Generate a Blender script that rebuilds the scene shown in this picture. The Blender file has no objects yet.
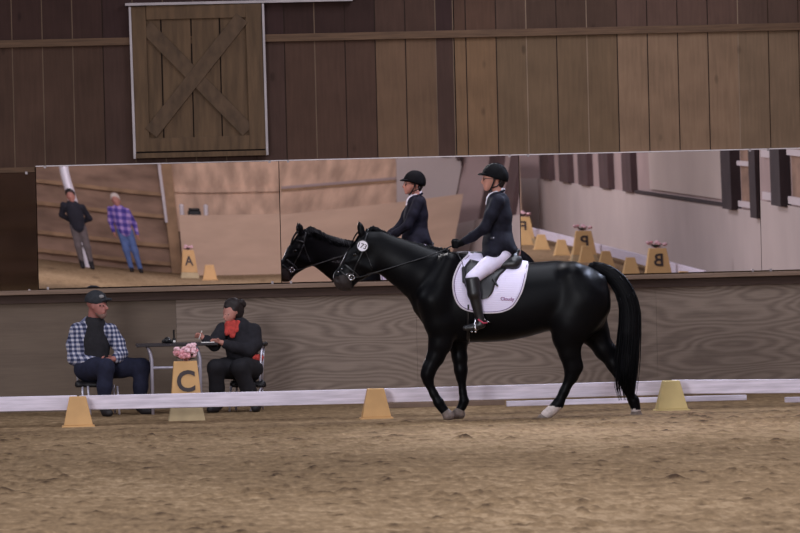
import bpy, math, random
import numpy as np
from mathutils import Vector

random.seed(7)
rng = np.random.default_rng(7)
scn = bpy.context.scene
COL = scn.collection
TAU = math.tau

# ------------------------------------------------------------------ camera
FPX = 5200.0
CAM = np.array([0.0, -56.0, 2.1])
YAW = math.atan(365.0 / FPX)
ROLL = math.radians(1.40)
PITCH = math.radians(0.6483)
Fw = np.array([math.sin(YAW) * math.cos(PITCH), math.cos(YAW) * math.cos(PITCH), -math.sin(PITCH)])
_r0 = np.array([math.cos(YAW), -math.sin(YAW), 0.0])
_u0 = np.cross(_r0, Fw)
Rt = math.cos(ROLL) * _r0 - math.sin(ROLL) * _u0
Up = math.cos(ROLL) * _u0 + math.sin(ROLL) * _r0


def ray(px, py):
    d = Fw * FPX + Rt * (px - 400.0) + Up * (266.5 - py)
    return d / np.linalg.norm(d)


def W(px, py, Y):
    d = ray(px, py)
    return CAM + d * ((Y - CAM[1]) / d[1])


class Frame:
    """local axes: x right, y down, l towards the camera; one unit is about a centimetre"""
    def __init__(s, px, py, Y):
        s.p0 = np.array([px, py, 0.0])
        s.o = W(px, py, Y)
        d = ray(px, py); dh = np.array([d[0], d[1], 0.0]); dh /= np.linalg.norm(dh)
        def hit(a, b):
            r = ray(a, b)
            return CAM + r * (((s.o - CAM) @ dh) / (r @ dh))
        ex = hit(px + 1, py) - s.o
        ey = hit(px, py + 1) - s.o
        s.s = float(np.linalg.norm(ex))
        s.M = np.array([ex, ey, -dh * s.s])

    def __call__(s, pts):
        return (np.asarray(pts, float) - s.p0) @ s.M + s.o

    def gy(s, x, l, z=0.0):
        """local y of height z at x, l"""
        a = s(np.array([x, s.p0[1], l]))
        return s.p0[1] + (z - a[2]) / s.M[1][2]


class WorldFrame:
    """centimetres: x right, y down from the ground, l along +Y (towards the mirrors)"""
    def __init__(s, o, yaw=0.0):
        c, n = math.cos(yaw), math.sin(yaw)
        s.o = np.asarray(o, float)
        s.s = 0.01
        s.M = 0.01 * np.array([[c, n, 0], [0, 0, -1.0], [-n, c, 0]])

    def __call__(s, pts):
        return np.asarray(pts, float) @ s.M + s.o


# ------------------------------------------------------------------ materials
def lin(c):
    out = []
    for v in c:
        v = v / 255.0
        out.append(v / 12.92 if v <= 0.04045 else ((v + 0.055) / 1.055) ** 2.4)
    return (out[0], out[1], out[2], 1.0)


def nmat(name):
    m = bpy.data.materials.new(name)
    m.use_nodes = True
    nt = m.node_tree
    b = nt.nodes['Principled BSDF']
    return m, nt, b


def mat(name, c, rough=0.7, var=0.12, scale=12.0, metal=0.0, spec=0.3, stretch=(1, 1, 1), bump=0.0, c2=None, detail=4):
    m, nt, b = nmat(name)
    b.inputs['Roughness'].default_value = rough
    b.inputs['Metallic'].default_value = metal
    b.inputs['Specular IOR Level'].default_value = spec
    tc = nt.nodes.new('ShaderNodeTexCoord')
    mp = nt.nodes.new('ShaderNodeMapping'); mp.inputs['Scale'].default_value = stretch
    nz = nt.nodes.new('ShaderNodeTexNoise'); nz.inputs['Scale'].default_value = scale; nz.inputs['Detail'].default_value = detail
    nt.links.new(tc.outputs['Object'], mp.inputs['Vector']); nt.links.new(mp.outputs[0], nz.inputs['Vector'])
    rp = nt.nodes.new('ShaderNodeValToRGB')
    l = lin(c)
    lo = lin(c2) if c2 else tuple(v * (1 - var) for v in l[:3]) + (1,)
    hi = l if c2 else tuple(min(1, v * (1 + var)) for v in l[:3]) + (1,)
    rp.color_ramp.elements[0].color = lo; rp.color_ramp.elements[0].position = 0.32
    rp.color_ramp.elements[1].color = hi; rp.color_ramp.elements[1].position = 0.68
    nt.links.new(nz.outputs['Fac'], rp.inputs[0]); nt.links.new(rp.outputs[0], b.inputs['Base Color'])
    if bump:
        bp = nt.nodes.new('ShaderNodeBump'); bp.inputs['Strength'].default_value = bump; bp.inputs['Distance'].default_value = 0.01
        nt.links.new(nz.outputs['Fac'], bp.inputs['Height']); nt.links.new(bp.outputs[0], b.inputs['Normal'])
    return m


def math_node(nt, op, a, b=None):
    n = nt.nodes.new('ShaderNodeMath'); n.operation = op
    for i, v in enumerate((a, b)):
        if v is None: continue
        if isinstance(v, (int, float)): n.inputs[i].default_value = v
        else: nt.links.new(v, n.inputs[i])
    return n.outputs[0]


def plaid(name, dark, light, sx, extra=None):
    m, nt, b = nmat(name)
    b.inputs['Roughness'].default_value = 0.9; b.inputs['Specular IOR Level'].default_value = 0.1
    tc = nt.nodes.new('ShaderNodeTexCoord'); sp = nt.nodes.new('ShaderNodeSeparateXYZ')
    nt.links.new(tc.outputs['Object'], sp.inputs[0])
    def stripe(sock, f, ph=0.0):
        s = math_node(nt, 'SINE', math_node(nt, 'ADD', math_node(nt, 'MULTIPLY', sock, f), ph))
        return math_node(nt, 'GREATER_THAN', s, 0.1)
    xy = math_node(nt, 'ADD', sp.outputs[0], math_node(nt, 'MULTIPLY', sp.outputs[1], 0.5))
    f = TAU / sx
    tot = math_node(nt, 'MULTIPLY', math_node(nt, 'ADD', stripe(xy, f), stripe(sp.outputs[2], f)), 0.5)
    rp = nt.nodes.new('ShaderNodeValToRGB')
    rp.color_ramp.elements[0].color = lin(dark); rp.color_ramp.elements[1].color = lin(light)
    if extra:
        e = rp.color_ramp.elements.new(0.5); e.color = lin(extra)
    nt.links.new(tot, rp.inputs[0]); nt.links.new(rp.outputs[0], b.inputs['Base Color'])
    return m


def plywood(name, c1, c2, contrast=1.0, freq=9.0):
    """peeled plywood sheet with flame grain running sideways"""
    m, nt, b = nmat(name)
    b.inputs['Roughness'].default_value = 0.75; b.inputs['Specular IOR Level'].default_value = 0.2
    tc = nt.nodes.new('ShaderNodeTexCoord')
    mp = nt.nodes.new('ShaderNodeMapping'); mp.inputs['Scale'].default_value = (0.55, 1.0, 2.3)
    nt.links.new(tc.outputs['Object'], mp.inputs['Vector'])
    n1 = nt.nodes.new('ShaderNodeTexNoise'); n1.inputs['Scale'].default_value = 1.1; n1.inputs['Detail'].default_value = 1.0
    nt.links.new(mp.outputs[0], n1.inputs['Vector'])
    n2 = nt.nodes.new('ShaderNodeTexNoise'); n2.inputs['Scale'].default_value = 7.0; n2.inputs['Detail'].default_value = 3.0
    nt.links.new(mp.outputs[0], n2.inputs['Vector'])
    ph = math_node(nt, 'ADD', math_node(nt, 'MULTIPLY', n1.outputs['Fac'], freq * TAU), math_node(nt, 'MULTIPLY', n2.outputs['Fac'], 4.5))
    s = math_node(nt, 'SINE', ph)
    s = math_node(nt, 'ADD', math_node(nt, 'MULTIPLY', s, 0.34 * contrast), 0.5)
    mp2 = nt.nodes.new('ShaderNodeMapping'); mp2.inputs['Scale'].default_value = (3.0, 3.0, 60.0)
    nt.links.new(tc.outputs['Object'], mp2.inputs['Vector'])
    n3 = nt.nodes.new('ShaderNodeTexNoise'); n3.inputs['Scale'].default_value = 1.0; n3.inputs['Detail'].default_value = 3.0
    nt.links.new(mp2.outputs[0], n3.inputs['Vector'])
    v = math_node(nt, 'ADD', s, math_node(nt, 'MULTIPLY', math_node(nt, 'SUBTRACT', n3.outputs['Fac'], 0.5), 0.7))
    rp = nt.nodes.new('ShaderNodeValToRGB')
    rp.color_ramp.elements[0].color = lin(c2); rp.color_ramp.elements[0].position = 0.1
    rp.color_ramp.elements[1].color = lin(c1); rp.color_ramp.elements[1].position = 0.75
    nt.links.new(v, rp.inputs[0]); nt.links.new(rp.outputs[0], b.inputs['Base Color'])
    return m


def boards_mat(name):
    """board colour from the mesh attribute times vertical wood grain"""
    m, nt, b = nmat(name)
    b.inputs['Roughness'].default_value = 0.8; b.inputs['Specular IOR Level'].default_value = 0.15
    at = nt.nodes.new('ShaderNodeAttribute'); at.attribute_name = 'board'
    tc = nt.nodes.new('ShaderNodeTexCoord')
    mp = nt.nodes.new('ShaderNodeMapping'); mp.inputs['Scale'].default_value = (14, 14, 1.2)
    nt.links.new(tc.outputs['Object'], mp.inputs['Vector'])
    nz = nt.nodes.new('ShaderNodeTexNoise'); nz.inputs['Scale'].default_value = 2.2; nz.inputs['Detail'].default_value = 6
    nt.links.new(mp.outputs[0], nz.inputs['Vector'])
    n2 = nt.nodes.new('ShaderNodeTexNoise'); n2.inputs['Scale'].default_value = 2.6; n2.inputs['Detail'].default_value = 3
    nt.links.new(tc.outputs['Object'], n2.inputs['Vector'])
    # knots
    mp3 = nt.nodes.new('ShaderNodeMapping'); mp3.inputs['Scale'].default_value = (3.1, 1, 1.5)
    nt.links.new(tc.outputs['Object'], mp3.inputs['Vector'])
    vo = nt.nodes.new('ShaderNodeTexVoronoi'); vo.inputs['Scale'].default_value = 1.15
    nt.links.new(mp3.outputs[0], vo.inputs['Vector'])
    kn = nt.nodes.new('ShaderNodeMapRange'); kn.inputs['From Min'].default_value = 0.05; kn.inputs['From Max'].default_value = 0.12
    kn.inputs['To Min'].default_value = 0.62; kn.inputs['To Max'].default_value = 1.0
    nt.links.new(vo.outputs['Distance'], kn.inputs['Value'])
    g = math_node(nt, 'ADD', math_node(nt, 'MULTIPLY', nz.outputs['Fac'], 0.5), math_node(nt, 'MULTIPLY', n2.outputs['Fac'], 0.55))
    g = math_node(nt, 'ADD', g, 0.46)
    g = math_node(nt, 'MULTIPLY', g, kn.outputs[0])
    mx = nt.nodes.new('ShaderNodeVectorMath'); mx.operation = 'SCALE'
    nt.links.new(at.outputs['Color'], mx.inputs[0]); nt.links.new(g, mx.inputs['Scale'])
    nt.links.new(mx.outputs[0], b.inputs['Base Color'])
    return m


def sand_mat():
    m, nt, b = nmat('arena_sand')
    b.inputs['Roughness'].default_value = 0.95; b.inputs['Specular IOR Level'].default_value = 0.05
    tc = nt.nodes.new('ShaderNodeTexCoord')
    def noise(sc, det, scale=(1, 1, 1)):
        mp = nt.nodes.new('ShaderNodeMapping'); mp.inputs['Scale'].default_value = scale
        nt.links.new(tc.outputs['Object'], mp.inputs['Vector'])
        n = nt.nodes.new('ShaderNodeTexNoise'); n.inputs['Scale'].default_value = sc; n.inputs['Detail'].default_value = det
        nt.links.new(mp.outputs[0], n.inputs['Vector'])
        return n.outputs['Fac']
    a = noise(0.35, 5, (1, 0.35, 1)); c = noise(5.0, 6, (1, 0.5, 1)); d = noise(40.0, 3)
    at = nt.nodes.new('ShaderNodeAttribute'); at.attribute_name = 'sand_dark'
    v = math_node(nt, 'ADD', math_node(nt, 'MULTIPLY', a, 0.75), math_node(nt, 'MULTIPLY', c, 0.55))
    v = math_node(nt, 'ADD', v, math_node(nt, 'MULTIPLY', d, 0.42))
    e = noise(1.0, 4, (17, 3.5, 17))
    v = math_node(nt, 'ADD', v, math_node(nt, 'MULTIPLY', e, 0.75))
    v = math_node(nt, 'SUBTRACT', v, 0.60)
    v = math_node(nt, 'SUBTRACT', v, math_node(nt, 'MULTIPLY', at.outputs['Fac'], 0.55))
    rp = nt.nodes.new('ShaderNodeValToRGB')
    cr = rp.color_ramp
    cr.elements[0].position = 0.10; cr.elements[0].color = lin((66, 50, 38))
    cr.elements[1].position = 0.85; cr.elements[1].color = lin((160, 135, 106))
    e = cr.elements.new(0.48); e.color = lin((119, 97, 73))
    e = cr.elements.new(0.66); e.color = lin((136, 112, 85))
    nt.links.new(v, rp.inputs[0]); nt.links.new(rp.outputs[0], b.inputs['Base Color'])
    bp = nt.nodes.new('ShaderNodeBump'); bp.inputs['Strength'].default_value = 0.5; bp.inputs['Distance'].default_value = 0.02
    nt.links.new(math_node(nt, 'ADD', c, math_node(nt, 'MULTIPLY', d, 0.4)), bp.inputs['Height']); nt.links.new(bp.outputs[0], b.inputs['Normal'])
    return m


def mirror_mat(name, c, rough):
    m, nt, b = nmat(name)
    b.inputs['Metallic'].default_value = 1.0
    tc = nt.nodes.new('ShaderNodeTexCoord'); nz = nt.nodes.new('ShaderNodeTexNoise'); nz.inputs['Scale'].default_value = 1.2; nz.inputs['Detail'].default_value = 4
    nt.links.new(tc.outputs['Object'], nz.inputs['Vector'])
    rp = nt.nodes.new('ShaderNodeValToRGB')
    l = lin(c)
    rp.color_ramp.elements[0].color = tuple(v * 0.94 for v in l[:3]) + (1,); rp.color_ramp.elements[1].color = l
    nt.links.new(nz.outputs['Fac'], rp.inputs[0]); nt.links.new(rp.outputs[0], b.inputs['Base Color'])
    b.inputs['Roughness'].default_value = rough
    return m


M = dict(
    sand=sand_mat(),
    boards=boards_mat('barn_boards'),
    ply_grey=plywood('grained_plywood', (134, 118, 107), (104, 90, 81), 0.65, 20.0),
    ply_plain=plywood('plain_plywood', (108, 93, 81), (94, 80, 70), 0.4, 4.0),
    ledge=mat('ledge_wood', (120, 98, 84), 0.7, 0.2, 3, stretch=(1, 4, 20)),
    ledge_shade=mat('ledge_shade_wood', (66, 50, 44), 0.8, 0.2, 3, stretch=(1, 4, 20)),
    girt=mat('girt_wood', (88, 66, 50), 0.8, 0.25, 3, stretch=(1, 4, 20)),
    door=mat('door_wood', (84, 64, 46), 0.8, 0.25, 2.2, stretch=(8, 8, 1)),
    door_b=mat('door_brace_wood', (78, 60, 45), 0.8, 0.25, 2.2, stretch=(6, 6, 3)),
    dark_gap=mat('dark_gap', (44, 32, 28), 0.9),
    metal_trim=mat('galvanised_trim', (150, 140, 142), 0.45, 0.1, 5, metal=0.3),
    rail=mat('painted_rail', (218, 208, 222), 0.6, 0.18, 2.5, stretch=(1, 6, 12)),
    rail_end=mat('weathered_board', (112, 92, 80), 0.8, 0.2, 4),
    cone=mat('ochre_plastic', (200, 156, 104), 0.55, 0.08, 5),
    cone_pale=mat('pale_yellow_plastic', (190, 168, 116), 0.55, 0.08, 5),
    cone_far=mat('tan_yellow_plastic', (214, 176, 122), 0.6, 0.06, 5),
    cone_shaded=mat('shaded_plastic', (176, 156, 122), 0.7, 0.12, 6),  # same plastic as the marker body, shade put into the colour
    letter=mat('letter_black', (64, 54, 55), 0.6),
    coat=mat('black_coat', (9, 9, 12), 0.40, 0.25, 3.5, spec=0.085),
    sock=mat('white_sock', (196, 182, 178), 0.8, 0.15, 30),
    hoof=mat('hoof_horn', (112, 98, 92), 0.6, 0.25, 30),
    hair=mat('horse_hair', (11, 11, 14), 0.55, 0.3, 30, spec=0.08),
    muzzle=mat('muzzle_skin', (42, 34, 34), 0.6, 0.25, 40),
    eye=mat('dark_eye', (14, 10, 9), 0.1, 0.05, spec=0.6),
    leather=mat('black_leather', (22, 21, 25), 0.38, 0.2, 30, spec=0.5),
    leather_grey=mat('worn_leather', (28, 27, 32), 0.45, 0.2, 30, spec=0.5),
    steel=mat('bright_steel', (210, 208, 214), 0.2, 0.05, metal=1.0),
    white_disc=mat('white_disc', (235, 230, 240), 0.5, 0.03),
    pad=None,
    pad_trim=mat('purple_piping', (92, 66, 100), 0.7),
    pad_bind=mat('pale_binding', (205, 196, 205), 0.7),
    logo=mat('plum_embroidery', (128, 62, 112), 0.8),
    skin=mat('skin', (196, 140, 124), 0.55, 0.08, 20),
    skin_red=mat('ruddy_skin', (156, 100, 92), 0.55, 0.1, 20),
    skin2=mat('fair_skin', (170, 116, 104), 0.55, 0.08, 20),
    jacket=mat('navy_wool', (25, 25, 36), 0.8, 0.25, 25, spec=0.15),
    breech=mat('white_breeches', (222, 214, 238), 0.8, 0.05, 18),
    helmet=mat('black_velvet', (11, 11, 14), 0.75, 0.2, 40, spec=0.1),
    white_cloth=mat('white_cotton', (226, 220, 232), 0.8, 0.04),
    red_strap=mat('red_strap', (176, 62, 84), 0.6),
    brown_hair=mat('brown_hair', (34, 25, 25), 0.6, 0.2, 40),
    jeans=mat('dark_denim', (30, 32, 52), 0.85, 0.2, 18),
    tee=mat('charcoal_cotton', (34, 32, 36), 0.9, 0.2, 20),
    plaid=plaid('blue_white_plaid', (50, 54, 78), (184, 180, 192), 0.046, (110, 112, 136)),
    cap=mat('grey_cap', (44, 45, 50), 0.8, 0.2, 30),
    cap_badge=mat('cap_badge', (140, 136, 138), 0.7),
    beard=mat('grey_beard', (120, 92, 84), 0.9, 0.2, 40),
    shoe=mat('dark_shoe', (36, 32, 34), 0.6),
    chrome=mat('chair_chrome', (206, 200, 214), 0.3, 0.05, metal=0.4),
    seat_black=mat('black_vinyl', (26, 24, 27), 0.5),
    table_top=mat('dark_table_top', (44, 38, 42), 0.35, 0.15, 8),
    table_leg=mat('grey_table_leg', (176, 170, 184), 0.35, 0.08, metal=0.3),
    red_cloth=mat('red_scarf', (172, 60, 54), 0.85, 0.3, 30),
    fleece=mat('black_fleece', (32, 30, 36), 0.9, 0.25, 25),
    trousers=mat('black_trousers', (27, 25, 30), 0.85, 0.2, 20),
    pink=mat('pink_petals', (226, 184, 192), 0.8, 0.12, 60),
    pink2=mat('rose_petals', (216, 150, 158), 0.8, 0.12, 60),
    leaf=mat('dark_leaf', (46, 52, 40), 0.8, 0.2, 50),
    paper=mat('paper', (224, 218, 216), 0.8, 0.03),
    black_plastic=mat('black_plastic', (20, 19, 21), 0.4),
    mirror=mirror_mat('mirror_silver', (230, 222, 224), 0.004),
    mirror_dark=mirror_mat('mirror_dark_tint', (112, 104, 102), 0.03),  # dark tint painted in for the dark view this sheet reflects
    end_wall=mat('end_wall_boards', (142, 114, 97), 0.85, 0.30, 1.2, stretch=(1, 1, 2.5)),
    end_wall_light=mat('end_wall_pale_boards', (202, 168, 144), 0.85, 0.26, 1.8, stretch=(2.5, 1, 1)),
    tan_ply=mat('tan_plywood', (192, 162, 140), 0.8, 0.08, 1.2, stretch=(1, 1, 3)),
    pale_wall=mat('pale_sidewall', (190, 175, 170), 0.8, 0.05, 0.8),
    pale_upper=mat('pale_upper_wall', (172, 150, 146), 0.8, 0.1, 1.0),
    pale_window=mat('pale_panel', (196, 180, 172), 0.6, 0.06, 0.5),
    dark_post=mat('dark_post', (84, 66, 66), 0.85, 0.15, 2),
    darkest_post=mat('darkest_post', (62, 52, 54), 0.85, 0.15, 2),
    white_frame=mat('white_frame', (206, 194, 196), 0.6, 0.05),
    post_brown=mat('brown_post', (158, 126, 98), 0.85, 0.2, 3),
    pipe=mat('shiny_duct', (246, 240, 250), 0.3, 0.03, metal=0.25),
    black_jkt=mat('black_jacket', (34, 33, 42), 0.85),
    grey_trs=mat('grey_trousers', (98, 88, 88), 0.9),
    violet_plaid=plaid('violet_plaid', (70, 60, 130), (170, 140, 190), 0.16, (112, 92, 160)),
    blue_jeans=mat('blue_jeans', (86, 104, 150), 0.85, 0.12, 10),
    grey_hair=mat('grey_hair', (196, 180, 170), 0.8),
    ceiling=mat('ceiling_liner', (150, 140, 130), 0.9, 0.08, 0.5),
    side_boards=mat('side_boards', (104, 80, 64), 0.85, 0.2, 1.5, stretch=(1, 1, 3)),
)


def pad_material():
    m, nt, b = nmat('quilted_white_pad')
    b.inputs['Roughness'].default_value = 0.8; b.inputs['Specular IOR Level'].default_value = 0.15
    tc = nt.nodes.new('ShaderNodeTexCoord'); sp = nt.nodes.new('ShaderNodeSeparateXYZ')
    nt.links.new(tc.outputs['Object'], sp.inputs[0])
    s = math_node(nt, 'SINE', math_node(nt, 'MULTIPLY', sp.outputs[2], TAU / 0.036))
    e = math_node(nt, 'POWER', math_node(nt, 'ABSOLUTE', s), 0.35)
    rp = nt.nodes.new('ShaderNodeValToRGB')
    rp.color_ramp.elements[0].color = lin((198, 190, 214)); rp.color_ramp.elements[1].color = lin((226, 217, 242))
    rp.color_ramp.elements[1].position = 0.6
    nt.links.new(e, rp.inputs[0]); nt.links.new(rp.outputs[0], b.inputs['Base Color'])
    bp = nt.nodes.new('ShaderNodeBump'); bp.inputs['Strength'].default_value = 0.4; bp.inputs['Distance'].default_value = 0.01
    nt.links.new(e, bp.inputs['Height']); nt.links.new(bp.outputs[0], b.inputs['Normal'])
    return m


M['pad'] = pad_material()


# ------------------------------------------------------------------ object helpers
def tag(o, label=None, cat=None, group=None, kind=None):
    if label: o['label'] = label
    if cat: o['category'] = cat
    if group: o['group'] = group
    if kind: o['kind'] = kind
    return o


def thing(name, loc, label, cat, group=None):
    o = bpy.data.objects.new(name, None)
    o.empty_display_size = 0.1
    COL.objects.link(o)
    o.location = [float(v) for v in loc]
    return tag(o, label, cat, group)


def wloc(o):
    v = np.zeros(3)
    while o is not None:
        v += np.array(o.location)
        o = o.parent
    return v


def link(name, verts, faces, m, parent=None, smooth=False, loc=None, fmat=None):
    """one mesh object; verts are world points"""
    v = np.asarray(verts, float).reshape(-1, 3)
    base = wloc(parent) if parent is not None else np.zeros(3)
    o_loc = np.zeros(3)
    if loc is not None:
        o_loc = np.asarray(loc, float) - base
    v = v - base - o_loc
    me = bpy.data.meshes.new(name)
    if isinstance(faces, np.ndarray):
        nf, k = faces.shape
        me.vertices.add(len(v)); me.vertices.foreach_set('co', v.astype(np.float32).ravel())
        me.loops.add(nf * k); me.loops.foreach_set('vertex_index', faces.astype(np.int32).ravel())
        me.polygons.add(nf); me.polygons.foreach_set('loop_start', np.arange(0, nf * k, k, dtype=np.int32))
        me.update(calc_edges=True)
    else:
        me.from_pydata([tuple(p) for p in v], [], faces)
        me.update()
    me.validate()
    ms = m if isinstance(m, (list, tuple)) else [m]
    for x in ms: me.materials.append(x)
    if fmat is not None:
        me.polygons.foreach_set('material_index', np.asarray(fmat, dtype=np.int32))
    if smooth:
        me.polygons.foreach_set('use_smooth', np.ones(len(me.polygons), dtype=bool))
    o = bpy.data.objects.new(name, me)
    o.location = o_loc
    COL.objects.link(o)
    if parent is not None: o.parent = parent
    return o


class MB:
    """collects simple shapes in world space"""
    def __init__(s): s.v = []; s.f = []
    def add(s, v, f):
        k = len(s.v); s.v += [tuple(p) for p in v]; s.f += [tuple(i + k for i in q) for q in f]; return s
    def hexa(s, p):
        return s.add(p, [(0, 3, 2, 1), (4, 5, 6, 7), (0, 1, 5, 4), (1, 2, 6, 5), (2, 3, 7, 6), (3, 0, 4, 7)])
    def box(s, x0, x1, y0, y1, z0, z1):
        return s.hexa([(x0, y0, z0), (x1, y0, z0), (x1, y1, z0), (x0, y1, z0), (x0, y0, z1), (x1, y0, z1), (x1, y1, z1), (x0, y1, z1)])
    def prism(s, poly, off):
        """poly: world points of one face; off: vector to the other face"""
        n = len(poly); off = np.asarray(off, float)
        a = [np.asarray(p, float) for p in poly]
        return s.add(a + [p + off for p in a], [tuple(range(n - 1, -1, -1)), tuple(range(n, 2 * n))] + [(i, (i + 1) % n, (i + 1) % n + n, i + n) for i in range(n)])
    def tube(s, pts, r, n=8, cap=True, flat=1.0):
        pts = [np.asarray(p, float) for p in pts]
        m = len(pts); r = [r] * m if isinstance(r, (int, float)) else list(r)
        t0 = pts[1] - pts[0]; t0 /= np.linalg.norm(t0) + 1e-12
        u = np.cross(t0, [0, 0, 1.0])
        if np.linalg.norm(u) < 0.05: u = np.cross(t0, [0, 1.0, 0])
        u /= np.linalg.norm(u)
        V = []
        for i in range(m):
            t = pts[min(i + 1, m - 1)] - pts[max(i - 1, 0)]; t /= np.linalg.norm(t) + 1e-12
            u = u - (u @ t) * t; u /= np.linalg.norm(u) + 1e-12
            w = np.cross(t, u)
            for j in range(n):
                a = TAU * j / n
                V.append(pts[i] + r[i] * (math.cos(a) * u + flat * math.sin(a) * w))
        Fc = []
        for i in range(m - 1):
            for j in range(n):
                Fc.append((i * n + j, i * n + (j + 1) % n, (i + 1) * n + (j + 1) % n, (i + 1) * n + j))
        if cap:
            Fc.append(tuple(range(n - 1, -1, -1))); Fc.append(tuple((m - 1) * n + j for j in range(n)))
        return s.add(V, Fc)
    def ball(s, c, r, n=10, k=7, sq=(1, 1, 1)):
        c = np.asarray(c, float); V = [c + np.array([0, 0, r * sq[2]])]; Fc = []
        for i in range(1, k):
            a = math.pi * i / k
            for j in range(n):
                b = TAU * j / n
                V.append(c + r * np.array([math.sin(a) * math.cos(b) * sq[0], math.sin(a) * math.sin(b) * sq[1], math.cos(a) * sq[2]]))
        V.append(c - np.array([0, 0, r * sq[2]]))
        for j in range(n): Fc.append((0, 1 + j, 1 + (j + 1) % n))
        for i in range(k - 2):
            for j in range(n):
                a = 1 + i * n; Fc.append((a + j, a + n + j, a + n + (j + 1) % n, a + (j + 1) % n))
        a = 1 + (k - 2) * n
        for j in range(n): Fc.append((len(V) - 1, a + (j + 1) % n, a + j))
        return s.add(V, Fc)
    def link(s, name, m, parent=None, smooth=False, bevel=0.0, loc=None):
        o = link(name, s.v, s.f, m, parent, smooth, loc)
        if bevel:
            b = o.modifiers.new('edge', 'BEVEL'); b.width = bevel; b.segments = 2; b.limit_method = 'ANGLE'
        return o


def struct(o):
    o['kind'] = 'structure'
    return o


def spline(pts, n=8):
    """Catmull-Rom through points"""
    p = np.asarray(pts, float); out = []
    q = np.vstack([2 * p[0] - p[1], p, 2 * p[-1] - p[-2]])
    for i in range(1, len(q) - 2):
        for k in range(n):
            t = k / n
            out.append(0.5 * ((2 * q[i]) + (-q[i - 1] + q[i + 1]) * t + (2 * q[i - 1] - 5 * q[i] + 4 * q[i + 1] - q[i + 2]) * t * t + (-q[i - 1] + 3 * q[i] - 3 * q[i + 1] + q[i + 2]) * t ** 3))
    out.append(p[-1])
    return np.array(out)


def text_shape(s, bold=0.0):
    """outline mesh of a text in the unit of its own cap height"""
    cu = bpy.data.curves.new('glyphs', 'FONT'); cu.body = s; cu.size = 1.0; cu.resolution_u = 4; cu.offset = bold
    o = bpy.data.objects.new('glyphs', cu); COL.objects.link(o)
    dg = bpy.context.evaluated_depsgraph_get(); dg.update()
    me = o.evaluated_get(dg).to_mesh()
    v = np.array([tuple(p.co) for p in me.vertices]); f = [tuple(p.vertices) for p in me.polygons]
    o.evaluated_get(dg).to_mesh_clear()
    bpy.data.objects.remove(o); bpy.data.curves.remove(cu)
    v = v[:, :2]; lo = v.min(0); hi = v.max(0)
    v = (v - (lo + hi) / 2) / (hi[1] - lo[1])
    return v, f


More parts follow.
